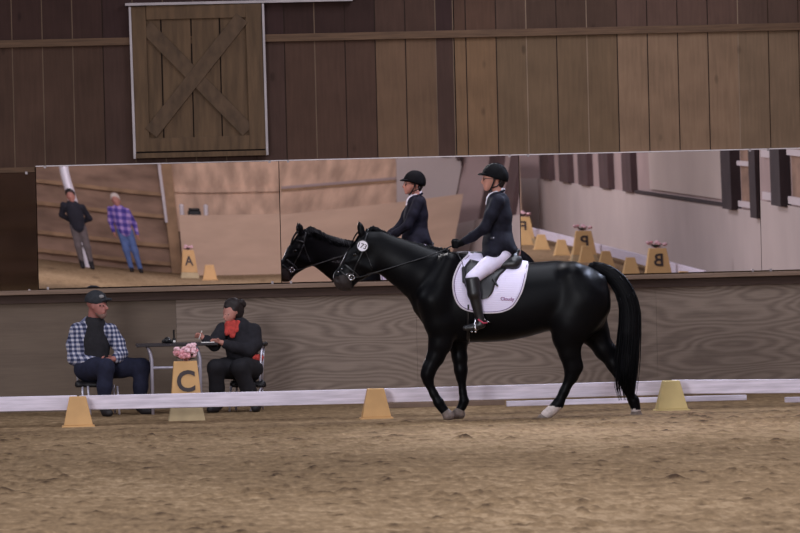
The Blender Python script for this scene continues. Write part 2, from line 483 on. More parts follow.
# ------------------------------------------------------------------ soft bodies: distance field + surface nets
class Field:
    def __init__(s, lo, hi, h):
        s.lo = np.asarray(lo, float); s.h = h
        s.n = np.ceil((np.asarray(hi, float) - s.lo) / h).astype(int) + 1
        s.v = np.full(s.n, 1e3, np.float32)

    def box(s, lo, hi):
        a = np.clip(np.floor((np.asarray(lo) - s.lo) / s.h).astype(int), 0, s.n - 1)
        b = np.clip(np.ceil((np.asarray(hi) - s.lo) / s.h).astype(int) + 1, 1, s.n)
        g = [s.lo[i] + s.h * np.arange(a[i], b[i], dtype=np.float32) for i in range(3)]
        sl = tuple(slice(a[i], b[i]) for i in range(3))
        return sl, g[0][:, None, None], g[1][None, :, None], g[2][None, None, :]

    def merge(s, sl, d, k, op='u'):
        a = s.v[sl]
        if op == 'u':
            h = np.maximum(k - np.abs(a - d), 0) / k
            s.v[sl] = np.minimum(a, d) - h * h * k * 0.25
        else:
            d = -d
            h = np.maximum(k - np.abs(a - d), 0) / k
            s.v[sl] = np.maximum(a, d) + h * h * k * 0.25

    def cone(s, a, b, k=3.0, op='u', grow=0.0):
        a = tuple(a) + (1.0,) * (5 - len(a)); b = tuple(b) + (1.0,) * (5 - len(b))
        A = np.array(a[:3]); B = np.array(b[:3]); ra, ka, rb, kb = a[3] + grow, a[4], b[3] + grow, b[4]
        m = max(ra * max(1, ka), rb * max(1, kb)) + k + 2 * s.h
        sl, X, Y, Z = s.box(np.minimum(A, B) - m, np.maximum(A, B) + m)
        D = B - A; L2 = float(D @ D) + 1e-9
        t = np.clip(((X - A[0]) * D[0] + (Y - A[1]) * D[1] + (Z - A[2]) * D[2]) / L2, 0, 1)
        kk = ka + (kb - ka) * t
        d = np.sqrt((X - A[0] - t * D[0]) ** 2 + (Y - A[1] - t * D[1]) ** 2 + ((Z - A[2] - t * D[2]) / kk) ** 2) - (ra + (rb - ra) * t)
        s.merge(sl, d.astype(np.float32), k, op)

    def chain(s, pts, k=3.0, op='u', grow=0.0):
        if len(pts) == 1: s.cone(pts[0], tuple(np.array(pts[0][:3]) + 0.01) + tuple(pts[0][3:]), k, op, grow)
        for a, b in zip(pts[:-1], pts[1:]): s.cone(a, b, k, op, grow)

    def ell(s, c, r, k=3.0, op='u', grow=0.0):
        c = np.array(c, float); r = np.array(r, float) + grow; m = r + k + 2 * s.h
        sl, X, Y, Z = s.box(c - m, c + m)
        q = np.sqrt(((X - c[0]) / r[0]) ** 2 + ((Y - c[1]) / r[1]) ** 2 + ((Z - c[2]) / r[2]) ** 2)
        s.merge(sl, ((q - 1) * r.min()).astype(np.float32), k, op)

    def half(s, p, n, k=0.6):
        """cut away where (x-p).n > 0"""
        n = np.array(n, float); n /= np.linalg.norm(n)
        sl, X, Y, Z = s.box(s.lo, s.lo + s.h * (s.n - 1))
        d = -((X - p[0]) * n[0] + (Y - p[1]) * n[1] + (Z - p[2]) * n[2])
        s.merge(sl, d.astype(np.float32), k, 'sub')

    def top_l(s, x, y):
        """largest l on the surface over (x, y), None outside"""
        i = int(round((x - s.lo[0]) / s.h)); j = int(round((y - s.lo[1]) / s.h))
        if not (0 <= i < s.n[0] and 0 <= j < s.n[1]): return None
        c = s.v[i, j]; w = np.nonzero(c < 0)[0]
        if len(w) == 0: return None
        k = w[-1]
        if k + 1 >= len(c): return None
        return s.lo[2] + s.h * (k + c[k] / (c[k] - c[k + 1]))

    def surface(s, smooth=2):
        v = s.v; neg = v < 0
        c = sum(neg[i:v.shape[0] - 1 + i, j:v.shape[1] - 1 + j, k:v.shape[2] - 1 + k].astype(np.int8) for i in (0, 1) for j in (0, 1) for k in (0, 1))
        mix = (c > 0) & (c < 8)
        idx = np.argwhere(mix)
        ids = np.full(mix.shape, -1, np.int64); ids[mix] = np.arange(len(idx))
        cs = np.array([(i, j, k) for i in (0, 1) for j in (0, 1) for k in (0, 1)])
        cv = np.stack([v[idx[:, 0] + q[0], idx[:, 1] + q[1], idx[:, 2] + q[2]] for q in cs], 1).astype(float)
        P = np.zeros((len(idx), 3)); N = np.zeros(len(idx))
        for a in range(8):
            for b in range(a + 1, 8):
                if np.abs(cs[a] - cs[b]).sum() != 1: continue
                x = (cv[:, a] < 0) != (cv[:, b] < 0)
                t = cv[x, a] / (cv[x, a] - cv[x, b])
                P[x] += cs[a] + t[:, None] * (cs[b] - cs[a]); N[x] += 1
        P = idx + P / N[:, None]
        quads = []
        for ax in range(3):
            o1, o2 = (ax + 1) % 3, (ax + 2) % 3
            sa = [slice(1, -1)] * 3; sb = [slice(1, -1)] * 3
            sa[ax] = slice(0, -1); sb[ax] = slice(1, None)
            e = neg[tuple(sa)] != neg[tuple(sb)]
            w = np.argwhere(e); fl = neg[tuple(sa)][e]
            w[:, o1] += 1; w[:, o2] += 1
            def cell(d1, d2):
                q = w.copy(); q[:, o1] -= d1; q[:, o2] -= d2
                return ids[q[:, 0], q[:, 1], q[:, 2]]
            q = np.stack([cell(1, 1), cell(0, 1), cell(0, 0), cell(1, 0)], 1)
            q[~fl] = q[~fl][:, ::-1]
            quads.append(q)
        Q = np.vstack(quads); Q = Q[(Q >= 0).all(1)]
        E = np.vstack([Q[:, [0, 1]], Q[:, [1, 2]], Q[:, [2, 3]], Q[:, [3, 0]]])
        for it in range(smooth):
            acc = np.zeros_like(P); cnt = np.zeros(len(P))
            for c_ in range(3):
                acc[:, c_] = np.bincount(E[:, 0], P[E[:, 1], c_], len(P)) + np.bincount(E[:, 1], P[E[:, 0], c_], len(P))
            cnt = np.bincount(E[:, 0], minlength=len(P)) + np.bincount(E[:, 1], minlength=len(P))
            P = P + 0.5 * (acc / np.maximum(cnt, 1)[:, None] - P)
        return s.lo + s.h * P, Q


def field_for(chains, h, k, grow=0.0, subs=(), cuts=(), ells=()):
    pts = []
    for c in list(chains):
        for p in c:
            m = p[3] * max(1, p[4] if len(p) > 4 else 1) + grow + 2 * h + 1
            pts.append(np.array(p[:3]) - m); pts.append(np.array(p[:3]) + m)
    for c, r in ells:
        pts.append(np.array(c) - np.array(r) - grow - 2 * h - 1); pts.append(np.array(c) + np.array(r) + grow + 2 * h + 1)
    pts = np.array(pts)
    f = Field(pts.min(0), pts.max(0), h)
    for c, r in ells: f.ell(c, r, k, grow=grow)
    for c in chains: f.chain(c, k, grow=grow)
    for c in subs: f.chain(c, min(k, 1.0), op='sub')
    for p, n in cuts: f.half(p, n)
    return f


def field_link(name, f, fr, m, parent, smooth=2, fmat=None):
    P, Q = f.surface(smooth)
    V = fr(P)
    a, b, c = V[Q[:, 0]], V[Q[:, 1]], V[Q[:, 2]]
    if (np.einsum('ij,ij->i', a, np.cross(b, c))).sum() < 0 or np.linalg.det(fr.M) * 0 != 0:
        pass
    cen = V.mean(0)
    vol = np.einsum('ij,ij->i', a - cen, np.cross(b - cen, c - cen)).sum()
    if vol < 0: Q = Q[:, ::-1].copy()
    fm = None
    if fmat is not None: fm = fmat(P[Q].mean(1))
    return link(name, V, Q, m, parent, True, fmat=fm)


def blob(name, fr, chains, m, parent, h=0.8, k=2.0, grow=0.0, subs=(), cuts=(), ells=(), smooth=2, fmat=None):
    return field_link(name, field_for(chains, h, k, grow, subs, cuts, ells), fr, m, parent, smooth, fmat)


def ftube(mb, fr, pts, r, n=8, flat=1.0, cap=True):
    rr = [x * fr.s for x in r] if isinstance(r, (list, tuple)) else r * fr.s
    return mb.tube(fr(np.asarray(pts, float)), rr, n, cap, flat)


def hand(wrist, f, t, size=1.0, curl=0.5):
    """chains of a hand: f points along the fingers, t to the thumb side; palm looks along f x t"""
    w = np.array(wrist, float); f = np.array(f, float); f /= np.linalg.norm(f)
    t = np.array(t, float); t -= (t @ f) * f; t /= np.linalg.norm(t); n = np.cross(f, t)
    q = size
    out = [[tuple(w) + (2.5 * q,), tuple(w + f * 4 * q) + (2.7 * q,)]]
    for i, (o, ln) in enumerate(((2.7, 0.92), (0.9, 1.0), (-0.9, 0.95), (-2.7, 0.75))):
        k0 = w + f * 5 * q + t * o * q * 0.7
        k1 = w + f * 8.2 * q + t * o * q
        a = curl * 1.1 + 0.07 * i
        k2 = k1 + (f * math.cos(a) + n * math.sin(a)) * 3.9 * ln * q
        a *= 2.1
        k3 = k2 + (f * math.cos(a) + n * math.sin(a)) * 3.6 * ln * q
        out.append([tuple(k0) + (1.35 * q,), tuple(k1) + (1.05 * q,), tuple(k2) + (0.9 * q,), tuple(k3) + (0.75 * q,)])
    a0 = w + f * 2.5 * q + t * 2 * q; a1 = w + f * 4.8 * q + t * 4.6 * q + n * 0.8 * q; a2 = a1 + (f * 0.85 + t * 0.25 + n * 0.4) * 3.2 * q
    out.append([tuple(a0) + (1.5 * q,), tuple(a1) + (1.1 * q,), tuple(a2) + (0.85 * q,)])
    return out


# ================================================================== the building
XL, XR, YB, YF, ZC = -13.5, 11.65, -68.0, 0.0, 7.2


def vnoise(x, y, f, seed):
    g = np.random.default_rng(seed).random((256, 256))
    u = x * f; v = y * f
    i = np.floor(u).astype(int); j = np.floor(v).astype(int)
    a = u - i; b = v - j; a = a * a * (3 - 2 * a); b = b * b * (3 - 2 * b)
    G = lambda p, q: g[p % 256, q % 256]
    return (G(i, j) * (1 - a) + G(i + 1, j) * a) * (1 - b) + (G(i, j + 1) * (1 - a) + G(i + 1, j + 1) * a) * b - 0.5


def make_floor():
    xs = np.concatenate([np.linspace(XL, -2.2, 12)[:-1], np.arange(-2.2, 9.4, 0.034), np.linspace(9.4, XR, 6)])
    ys = np.concatenate([np.linspace(YB, -26, 40)[:-1], np.arange(-26, -8, 0.05), np.arange(-8, 0.001, 0.04)])
    X, Y = np.meshgrid(xs, ys, indexing='ij')
    dense = np.clip((X + 2.2) / 0.6, 0, 1) * np.clip((9.4 - X) / 0.6, 0, 1) * np.clip((Y + 26) / 1.5, 0, 1)
    Z = 0.018 * vnoise(X, Y, 0.35, 1) + 0.010 * vnoise(X, Y, 1.1, 2) + 0.012 * vnoise(X, Y, 3.7, 3)
    patch = np.clip(1.2 * vnoise(X, Y, 0.55, 21) + 1.0 * vnoise(X, Y, 1.7, 22) + 0.45, 0.12, 1.3)
    lump = np.maximum(0, vnoise(X, Y, 9.0, 4) + 0.8 * vnoise(X, Y, 15.0, 5) - 0.12) * patch
    Z += 0.052 * lump
    D = 0.9 * lump
    r2 = np.random.default_rng(11)
    for _ in range(700):                                  # hoof prints with a kicked-up rim
        cx, cy = r2.uniform(-2, 9.2), r2.uniform(-25, -5.2); R = r2.uniform(0.04, 0.09)
        i0, i1 = np.searchsorted(xs, [cx - 3 * R, cx + 3 * R]); j0, j1 = np.searchsorted(ys, [cy - 4 * R, cy + 4 * R])
        q = np.sqrt((X[i0:i1, j0:j1] - cx) ** 2 + ((Y[i0:i1, j0:j1] - cy) / 1.3) ** 2) / R
        dp = r2.uniform(0.006, 0.018)
        Z[i0:i1, j0:j1] += dp * (0.9 * np.exp(-((q - 1.35) / 0.45) ** 2) - 1.2 * np.exp(-(q / 0.8) ** 2))
        D[i0:i1, j0:j1] += r2.uniform(0.1, 0.5) * np.exp(-(q / 0.9) ** 2)
    for _ in range(700):                                  # loose dark clods
        cx, cy = r2.uniform(-2, 9.2), r2.uniform(-25, -3.0); R = r2.choice([0.03, 0.035, 0.04, 0.05]) * r2.uniform(0.8, 1.3)
        i0, i1 = np.searchsorted(xs, [cx - 3 * R, cx + 3 * R]); j0, j1 = np.searchsorted(ys, [cy - 3 * R, cy + 3 * R])
        q = np.sqrt((X[i0:i1, j0:j1] - cx) ** 2 + (Y[i0:i1, j0:j1] - cy) ** 2) / R
        Z[i0:i1, j0:j1] += R * 0.4 * np.exp(-q ** 2)
        D[i0:i1, j0:j1] += 0.9 * np.exp(-q ** 2)
    flat = 1 - 0.8 * np.clip((Y + 5.6) / 0.7, 0, 1)       # the track by the wall is nearly level
    Z *= dense * flat
    D += 0.45 * np.exp(-((Y + 3.7) / 0.5) ** 2) + 0.42 * np.exp(-((Y + 5.3) / 0.6) ** 2) + 0.2 * np.exp(-((Y + 6.8) / 0.7) ** 2) - 0.25 * np.exp(-((Y + 9.5) / 2.2) ** 2 - ((X - 5.6) / 2.6) ** 2) + 0.18 * np.clip((Y + 3.4) / 1.5, 0, 1)  # darker bands along rail, horse and wall; paler patch at right
    n, m = X.shape
    V = np.stack([X, Y, Z], -1).reshape(-1, 3)
    I = np.arange(n * m).reshape(n, m)
    Fq = np.stack([I[:-1, :-1], I[1:, :-1], I[1:, 1:], I[:-1, 1:]], -1).reshape(-1, 4)
    o = link('floor', V, Fq, M['sand'], smooth=True)
    at = o.data.attributes.new('sand_dark', 'FLOAT', 'POINT'); at.data.foreach_set('value', D.astype(np.float32).ravel())
    return struct(o)


floor = make_floor()

# front wall: vertical boards, own colour each
def make_wall_front():
    mb = MB(); cols = []
    def bcol(px, top):
        if px < 110: c = (70, 51, 42)
        elif px < 285: c = (66, 48, 42)
        elif px < 378: c = (72, 52, 43)
        elif px < 437: c = (94, 72, 56)
        elif px < 460: c = (66, 48, 42)
        elif px < 497: c = (108, 83, 62)
        elif px < 617: c = (98, 78, 60)
        elif px < 738: c = (119, 95, 76)
        elif px < 1500: c = (110, 89, 71)
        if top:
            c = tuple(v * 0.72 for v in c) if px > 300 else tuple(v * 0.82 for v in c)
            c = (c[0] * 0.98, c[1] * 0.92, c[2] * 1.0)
        return c
    pitch = 30.25
    edges = []
    for i in range(-45, 40):
        x = 14 + i * pitch
        if i == 14: edges += [(x, 455), (456, x + pitch)]
        else: edges.append((x, x + pitch))
    for a, b in edges:
        xa = W(a, 120, 0)[0] + 0.006; xb = W(b, 120, 0)[0] - 0.006
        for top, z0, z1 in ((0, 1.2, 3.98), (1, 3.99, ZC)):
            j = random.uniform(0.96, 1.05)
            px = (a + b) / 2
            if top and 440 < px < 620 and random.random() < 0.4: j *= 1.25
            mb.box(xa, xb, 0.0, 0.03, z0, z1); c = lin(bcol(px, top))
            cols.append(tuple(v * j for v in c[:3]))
        # groove behind the joint, pale or dark edge
        q = random.random()
        c = lin((122, 102, 86) if px > 480 else (98, 80, 66)) if q < 0.45 else lin((46, 33, 28))
        if px > 700 and q > 0.45: c = lin((58, 42, 32))
        mb.box(xb, xb + 0.012, 0.006 if q >= 0.45 else 0.002, 0.04, 1.2, ZC); cols.append(c[:3])
    o = mb.link('wall_front', M['boards'])
    at = o.data.attributes.new('board', 'FLOAT_COLOR', 'FACE')
    at.data.foreach_set('color', np.repeat(np.array([tuple(c) + (1,) for c in cols], np.float32), 6, axis=0).ravel())
    return struct(o)


make_wall_front()
mb = MB()
seams = [-1000, 177, 417, 657, 897, 1140]
fm = []
for a, b in zip(seams[:-1], seams[1:]):
    xa = W(a, 350, 0)[0] + 0.001; xb = W(b, 350, 0)[0] - 0.001
    if a == -1000: xa = XL
    if b == 1140: xb = XR
    mb.box(xa, xb, -0.02, 0.03, 0.0, 1.22); fm += [0 if b <= 177 else 1] * 6
o = link('wall_front.001', mb.v, mb.f, [M['ply_plain'], M['ply_grey']], fmat=fm)
struct(o)
struct(MB().box(XL, XR, 0.04, 0.12, 0, ZC).link('wall_front.002', M['dark_gap']))
struct(MB().box(XL, XR, -0.14, -0.02, 1.262, 1.31).link('trim_1', M['ledge'], bevel=0.006))
struct(MB().box(XL, XR, -0.07, -0.021, 1.17, 1.258).link('trim_2', M['ledge_shade']))  # dark strip, its colour stands for the shadow under the ledge
gz0 = W(300, 41.3, 0)[2]; gz1 = W(300, 33.8, 0)[2]
struct(MB().box(XL, XR, -0.045, -0.002, gz0, gz1).link('trim_3', M['girt'], bevel=0.004))
struct(MB().box(XL - 0.1, XL, YB, 0.12, 0, ZC).link('wall_left', M['side_boards']))
XB, YB2 = 11.12, YB
struct(MB().box(XL, XB, YB - 0.1, YB, 0, ZC).link('wall_back', M['end_wall']))
struct(MB().box(XB, XR + 0.1, YB - 0.1, YB + 0.12, 0, 1.3).link('wall_back.005', M['pale_wall']))
struct(MB().box(XB, XR + 0.1, YB - 0.1, YB + 0.06, 1.3, ZC).link('wall_back.006', M['pale_upper']))
struct(MB().box(XR, XR + 0.1, YB2, 0.12, 0, ZC).link('wall_right', M['pale_upper']))
struct(MB().box(XR - 0.06, XR, YB2, 0.0, 0, 1.3).link('wall_right.001', M['pale_wall']))

# ------------------------------------------------------------------ mirrors: slightly sprung sheets
ZM0, ZM1 = 1.325, 2.632
ZMC = (ZM0 + ZM1) / 2


class Mirror:
    def __init__(s, x0, x1, th=0.0, de=0.0, ta=0.0, kx=0.0, hinge=None):
        s.x0, s.x1 = x0, x1; s.xc = (x0 + x1) / 2
        s.th, s.de, s.ta, s.kx, s.hinge = th, de, ta, kx, hinge
    def g(s, x):
        if s.hinge is None: return s.ta * (x - s.xc), s.ta
        w = 0.18; u = (x - s.hinge) / w
        sp = w * (np.log1p(np.exp(-np.abs(u))) + np.maximum(-u, 0))      # grows left of the hinge
        return s.ta * -sp, s.ta / (1 + np.exp(u))
    def y(s, x, z):
        g, _ = s.g(x)
        return -(s.th * (z - ZMC) + s.de * (x - s.xc) + g * (z - ZMC) + 0.5 * s.kx * (x - s.xc) ** 2) - 0.055
    def n(s, x, z):
        g, dg = s.g(x)
        n = np.array([-(s.de + s.kx * (x - s.xc) + dg * (z - ZMC)), -1.0, -(s.th + g)])
        return n / np.linalg.norm(n)
    def back(s, px, py, Y=None, X=None, Z=None):
        """where the mirror shows, at pixel px, py, a point on a plane behind the camera"""
        p = W(px, py, -0.05); d = ray(px, py); n = s.n(p[0], p[2])
        r = d - 2 * (d @ n) * n
        if Y is not None: t = (Y - p[1]) / r[1]
        elif X is not None: t = (X - p[0]) / r[0]
        else: t = (Z - p[2]) / r[2]
        return p + r * t


xm = [W(p, 225, 0)[0] for p in (-206, 37, 280, 520, 760, 1002)]
MIR = [
    Mirror(xm[0], xm[1], 0.004, -0.004),
    Mirror(xm[1], xm[2], 0.0046, 0.0, -0.0023, hinge=W(178, 225, 0)[0]),
    Mirror(xm[2], xm[3], 0.0010, -0.0096, 0.0030, 0.0022),
    Mirror(xm[3], xm[4], 0.01005, 0.0058, -0.0004, 0.0022),
    Mirror(xm[4], xm[5], 0.0130, 0.0080, -0.0004, 0.0022),
]
mlabels = ['dark tinted mirror sheet at the far left end of the mirror row',
           'mirror sheet showing the letter A marker and two standing people',
           'mirror sheet behind the rider showing the reflected horse head and rider',
           'mirror sheet behind the horse rump showing yellow markers along a pale wall',
           'mirror sheet at the right end showing white framed windows and a dark post']
for k, mr in enumerate(MIR):
    root = thing('wall_mirror', ((mr.x0 + mr.x1) / 2, -0.06, ZM0), mlabels[k], 'mirror', 'mirrors along the end wall')
    nx, nz = 48, 24
    z0 = ZM0 if k else ZM0 - 0.02
    z1 = ZM1 if k else ZM1 - 0.06
    xs = np.linspace(mr.x0 + 0.004, mr.x1 - 0.004, nx); zs = np.linspace(z0, z1, nz)
    V = [(x, float(mr.y(x, z)), z) for x in xs for z in zs]
    I = np.arange(nx * nz).reshape(nx, nz)
    Fq = np.stack([I[:-1, :-1], I[1:, :-1], I[1:, 1:], I[:-1, 1:]], -1).reshape(-1, 4)
    g = link('glass', V, Fq, M['mirror_dark'] if k == 0 else M['mirror'], root, smooth=True)
    bk = MB()
    xe = [mr.x0 + 0.004, mr.x1 - 0.004]
    yb = [float(mr.y(x, z)) for x in xe for z in (z0, z1)]
    bk.hexa([(xe[0], yb[0] + 0.014, z0), (xe[1], yb[2] + 0.014, z0), (xe[1], -0.004, z0), (xe[0], -0.004, z0),
             (xe[0], yb[1] + 0.014, z1), (xe[1], yb[3] + 0.014, z1), (xe[1], -0.004, z1), (xe[0], -0.004, z1)])
    bk.link('backing', M['dark_gap'], root)
    for x in (mr.x0 + 0.10, mr.x1 - 0.10):
        for z in (z0, z1):
            y = float(mr.y(x, z))
            MB().box(x - 0.012, x + 0.012, y - 0.012, y - 0.002, z - 0.012 if z == z0 else z - 0.016, z + 0.016 if z == z0 else z + 0.012).link('clip', M['metal_trim'], root)
struct(MB().box(xm[1], xm[5], -0.05, -0.002, ZM1 + 0.002, ZM1 + 0.012).link('trim_4', M['white_frame']))
struct(MB().box(XL, xm[1] - 0.01, -0.045, -0.002, ZM1 - 0.055, ZM1 + 0.0).link('trim_5', M['girt']))

# ------------------------------------------------------------------ cross-braced loft door
FW = Frame(200, 85, -0.03)


def plate(fr, poly, l0, l1):
    a = [fr((x, y, l0)) for x, y in poly]
    return a, fr.M[2] * (l1 - l0)


door = thing('door_1', FW((199, 155, 0)), 'square brown wooden loft door with diagonal cross braces above the mirrors', 'door')
door['kind'] = 'structure'
def dplate(name, poly, l0, l1, m, bevel=0.003):
    mbx = MB(); a, off = plate(FW, poly, l0, l1); mbx.prism(a, off)
    return mbx.link(name, m, door, bevel=bevel)
def strip(x0, y0, x1, y1, w):
    d = np.array([x1 - x0, y1 - y0], float); d /= np.linalg.norm(d); n = np.array([-d[1], d[0]]) * w / 2
    return [(x0 + n[0], y0 + n[1]), (x1 + n[0], y1 + n[1]), (x1 - n[0], y1 - n[1]), (x0 - n[0], y0 - n[1])]
mbx = MB()
bx = [134, 160.5, 190.5, 219, 262]
for a, b in zip(bx[:-1], bx[1:]):
    A, off = plate(FW, [(a + 0.8, 8 - 0.024 * (a - 130)), (b - 0.8, 8 - 0.024 * (b - 130)), (b + 3.2, 152 - 0.024 * (b - 130)), (a + 4.4, 152 - 0.024 * (a - 130))], 0.5, 3)
    mbx.prism(A, off)
mbx.link('board_panel', M['door'], door)
dplate('backing_board', [(131, 6), (263, 2.6), (267, 152), (135, 155)], 0, 0.4, M['dark_gap'])
dplate('frame_stile', [(131, 7), (145.5, 6.5), (150, 151.5), (135.4, 152)], 3, 6, M['door'])
dplate('frame_stile', [(245, 4), (261, 3.6), (266, 149), (250, 149.5)], 3, 6, M['door'])
dplate('frame_rail', [(146, 6), (245, 4), (245.5, 17.5), (146.4, 20)], 3, 5.8, M['door'])
dplate('frame_rail', [(149, 138.5), (249.5, 135.5), (250, 149.4), (150, 151.6)], 3, 5.8, M['door'])
dplate('cross_brace', strip(146, 27, 248, 131, 14.5), 3.2, 5.6, M['door_b'])
dplate('cross_brace', strip(242, 18, 151, 133, 14.5), 3.4, 6.8, M['door_b'])
dplate('bottom_ledge', [(136, 153.5), (266, 150.4), (266, 155.4), (136, 158.6)], 1, 9, M['door'])
dplate('edge_trim', [(128.6, 7), (131, 7), (136.4, 159), (133.6, 159)], 0, 7, M['metal_trim'])
dplate('edge_trim', [(261.6, 3.8), (264, 3.8), (268.6, 155), (266, 155.6)], 0, 7, M['metal_trim'])
struct(MB().box(W(125, 5, 0)[0], W(352, 0, 0)[0], -0.12, -0.002, W(200, 4.6, 0)[2], W(200, 2.0, 0)[2]).link('trim_6', M['metal_trim']))

# ================================================================== arena rails and markers
def beam(name, px0, yt0, yb0, px1, yt1, yb1, Y0, Y1, th, m, label, cat, group=None):
    a0, a1 = W(px0, yt0, Y0), W(px0, yb0, Y0); b0, b1 = W(px1, yt1, Y1), W(px1, yb1, Y1)
    a1[0] = a0[0]; b1[0] = b0[0]
    t = np.array([0, th, 0])
    mb = MB().hexa([a1, b1, b1 + t, a1 + t, a0, b0, b0 + t, a0 + t])
    o = mb.link(name, m, None, bevel=0.006, loc=a1)
    return tag(o, label, cat, group)


RY = -3.98
RAILG = 'white rails of the arena border'
beam('arena_rail', -150, 400.2, 414.9, 77, 395.4, 410.0, RY, RY, 0.05, M['rail'], 'white arena rail running out of frame left of the leftmost cone', 'rail', RAILG)
beam('arena_rail', 79, 395.8, 410.0, 375, 388.9, 403.4, RY, RY, 0.05, M['rail'], 'white arena rail passing in front of the officials table and the C marker', 'rail', RAILG)
beam('arena_rail', 377, 388.8, 403.0, 670, 380.6, 394.8, RY, RY, 0.05, M['rail'], 'greyish arena rail passing behind the legs of the black horse', 'rail', RAILG)
beam('arena_rail', 672, 379.9, 393.9, 1000, 378.0, 392.0, RY, RY + 0.0, 0.05, M['rail'], 'white arena rail running right from the pale yellow cone out of frame', 'rail', RAILG)


def ground_beam(name, px0, px1, ym, h, m, label, th=0.10):
    ya = ym - 0.023 * 0
    d = ray(px0, ya); P = CAM + d * (-CAM[2] / d[2]); Y = P[1]
    x0 = P[0]; x1 = W(px1, ya, Y)[0]
    o = MB().box(x0, x1, Y, Y + th, 0.0, h).link(name, m, None, bevel=0.005, loc=(x0, Y, 0))
    return tag(o, label, 'board')


tag(ground_beam('loose_rail', 507, 747, 406.6, 0.055, M['rail'], 'white rail lying on the ground by the wall behind the hind legs'), None, 'rail')
tag(ground_beam('loose_rail', 786, 950, 402.8, 0.055, M['rail'], 'white rail lying on the ground at the right edge of the frame'), None, 'rail')
ground_beam('weathered_board', 388, 505, 408.2, 0.05, M['rail_end'], 'brown weathered board lying on the ground behind the front legs')


def frustum(cx, cy, z0, z1, w0, d0, w1, d1):
    return [(cx - w0 / 2, cy - d0 / 2, z0), (cx + w0 / 2, cy - d0 / 2, z0), (cx + w0 / 2, cy + d0 / 2, z0), (cx - w0 / 2, cy + d0 / 2, z0),
            (cx - w1 / 2, cy - d1 / 2, z1), (cx + w1 / 2, cy - d1 / 2, z1), (cx + w1 / 2, cy + d1 / 2, z1), (cx - w1 / 2, cy + d1 / 2, z1)]


def marker_cone(x, y, label, m, wb=0.31, wt=0.165, h=0.30, group='cone blocks along the arena rails'):
    t = thing('cone_block', (x, y, 0), label, 'marker cone', group)
    MB().hexa(frustum(x, y, 0.014, h, wb - 0.02, 0.24, wt, 0.14)).link('body', m, t, bevel=0.008)
    MB().hexa(frustum(x, y, -0.01, 0.014, wb + 0.025, 0.27, wb + 0.01, 0.26)).link('base_flange', m, t, bevel=0.003)
    return t


def ground(px, py):
    d = ray(px, py)
    return CAM + d * (-CAM[2] / d[2])


for px, label, m, wb in ((78, 'orange tan cone block under the rail in front of the seated man', M['cone'], 0.31),
                         (376, 'orange tan cone block under the rail below the horse head', M['cone'], 0.31),
                         (671.5, 'pale yellow cone block under the rail right of the horse tail', M['cone_pale'], 0.33)):
    P = W(px, 410, -4.16)
    marker_cone(P[0], -4.16, label, m, wb)


def letter_marker(ch, x, y, face, label, group=None, wb=0.36, wt=0.235, h=0.585, m=None, yaw=0.0):
    """face -1: letter looks at the camera side, +1: at the mirror side; built square and then turned about its base"""
    t = thing('letter_marker', (x, y, 0), label, 'letter marker', group)
    m = m or M['cone_pale']
    zs = 0.13
    w_at = lambda z, a, b: a + (b - a) * z / h
    MB().hexa(frustum(x, y, zs, h, w_at(zs, wb, wt), w_at(zs, 0.30, 0.15), wt, 0.15)).link('body', m, t, bevel=0.008)
    MB().hexa(frustum(x, y, -0.01, zs - 0.001, wb + 0.03, 0.33, w_at(zs, wb, wt), w_at(zs, 0.30, 0.15))).link('base', M['cone_shaded'], t, bevel=0.006)
    v, f = text_shape(ch, 0.022)
    s = 0.22; zc = 0.40
    V = []
    for px_, pz in v:
        z = zc + pz * s
        d = 0.15 + (0.30 - 0.15) * (1 - z / h)
        xx = px_ * s * 0.95
        V.append((x + (xx if face < 0 else -xx), y + face * (d / 2 + 0.004), z))
    mbx = MB()
    n = len(V)
    off = np.array([0, face * 0.004, 0])
    mbx.add(V, f); mbx.add([np.array(p) + off for p in V], f)
    mbx.link('letter', M['letter'], t)
    t.rotation_euler = (0, 0, yaw)
    return t


def flowers(x, y, z, label, n=22, w=0.14, hgt=0.14):
    t = thing('flower_arrangement', (x, y, z), label, 'flowers', 'pink flower arrangements on the letter markers')
    lf = MB()
    r = random.Random(int(x * 100) + 5)
    for i in range(26):
        a = r.uniform(0, TAU); q = r.uniform(0.3, 1.0) * w; b = np.array([x, y, z + 0.004])
        e = b + np.array([math.cos(a) * q, math.sin(a) * q * 0.6, r.uniform(0.02, 0.09)])
        sd = np.array([-math.sin(a), math.cos(a), 0]) * 0.018
        md = (b + e) / 2 + np.array([0, 0, 0.012])
        lf.add([b, md + sd, e, md - sd], [(0, 1, 2, 3)])
    lf.link('leaves', M['leaf'], t)
    for i in range(n):
        a = TAU * i / n + r.uniform(-0.2, 0.2); q = math.sqrt(r.random()) * w
        c = np.array([x + math.cos(a) * q, y + math.sin(a) * q * 0.6, z + 0.05 + r.uniform(0, hgt - 0.055) * (1 - 0.5 * q / w)])
        bl = MB(); R = r.uniform(0.026, 0.040)
        for k in range(5):                              # ruffled head: petal lobes round a core
            b = TAU * k / 5 + r.random()
            bl.ball(c + R * 0.55 * np.array([math.cos(b), math.sin(b) * 0.8, 0.5 * math.sin(b * 2)]), R * 0.62, 7, 5, (1, 1, 0.85))
        bl.ball(c, R * 0.75, 8, 6)
        bl.tube([(x + (c[0] - x) * 0.3, y + (c[1] - y) * 0.3, z + 0.003), c], 0.004, 5)
        bl.link('blossom', M['pink'] if r.random() < 0.65 else M['pink2'], t, smooth=True)
    return t


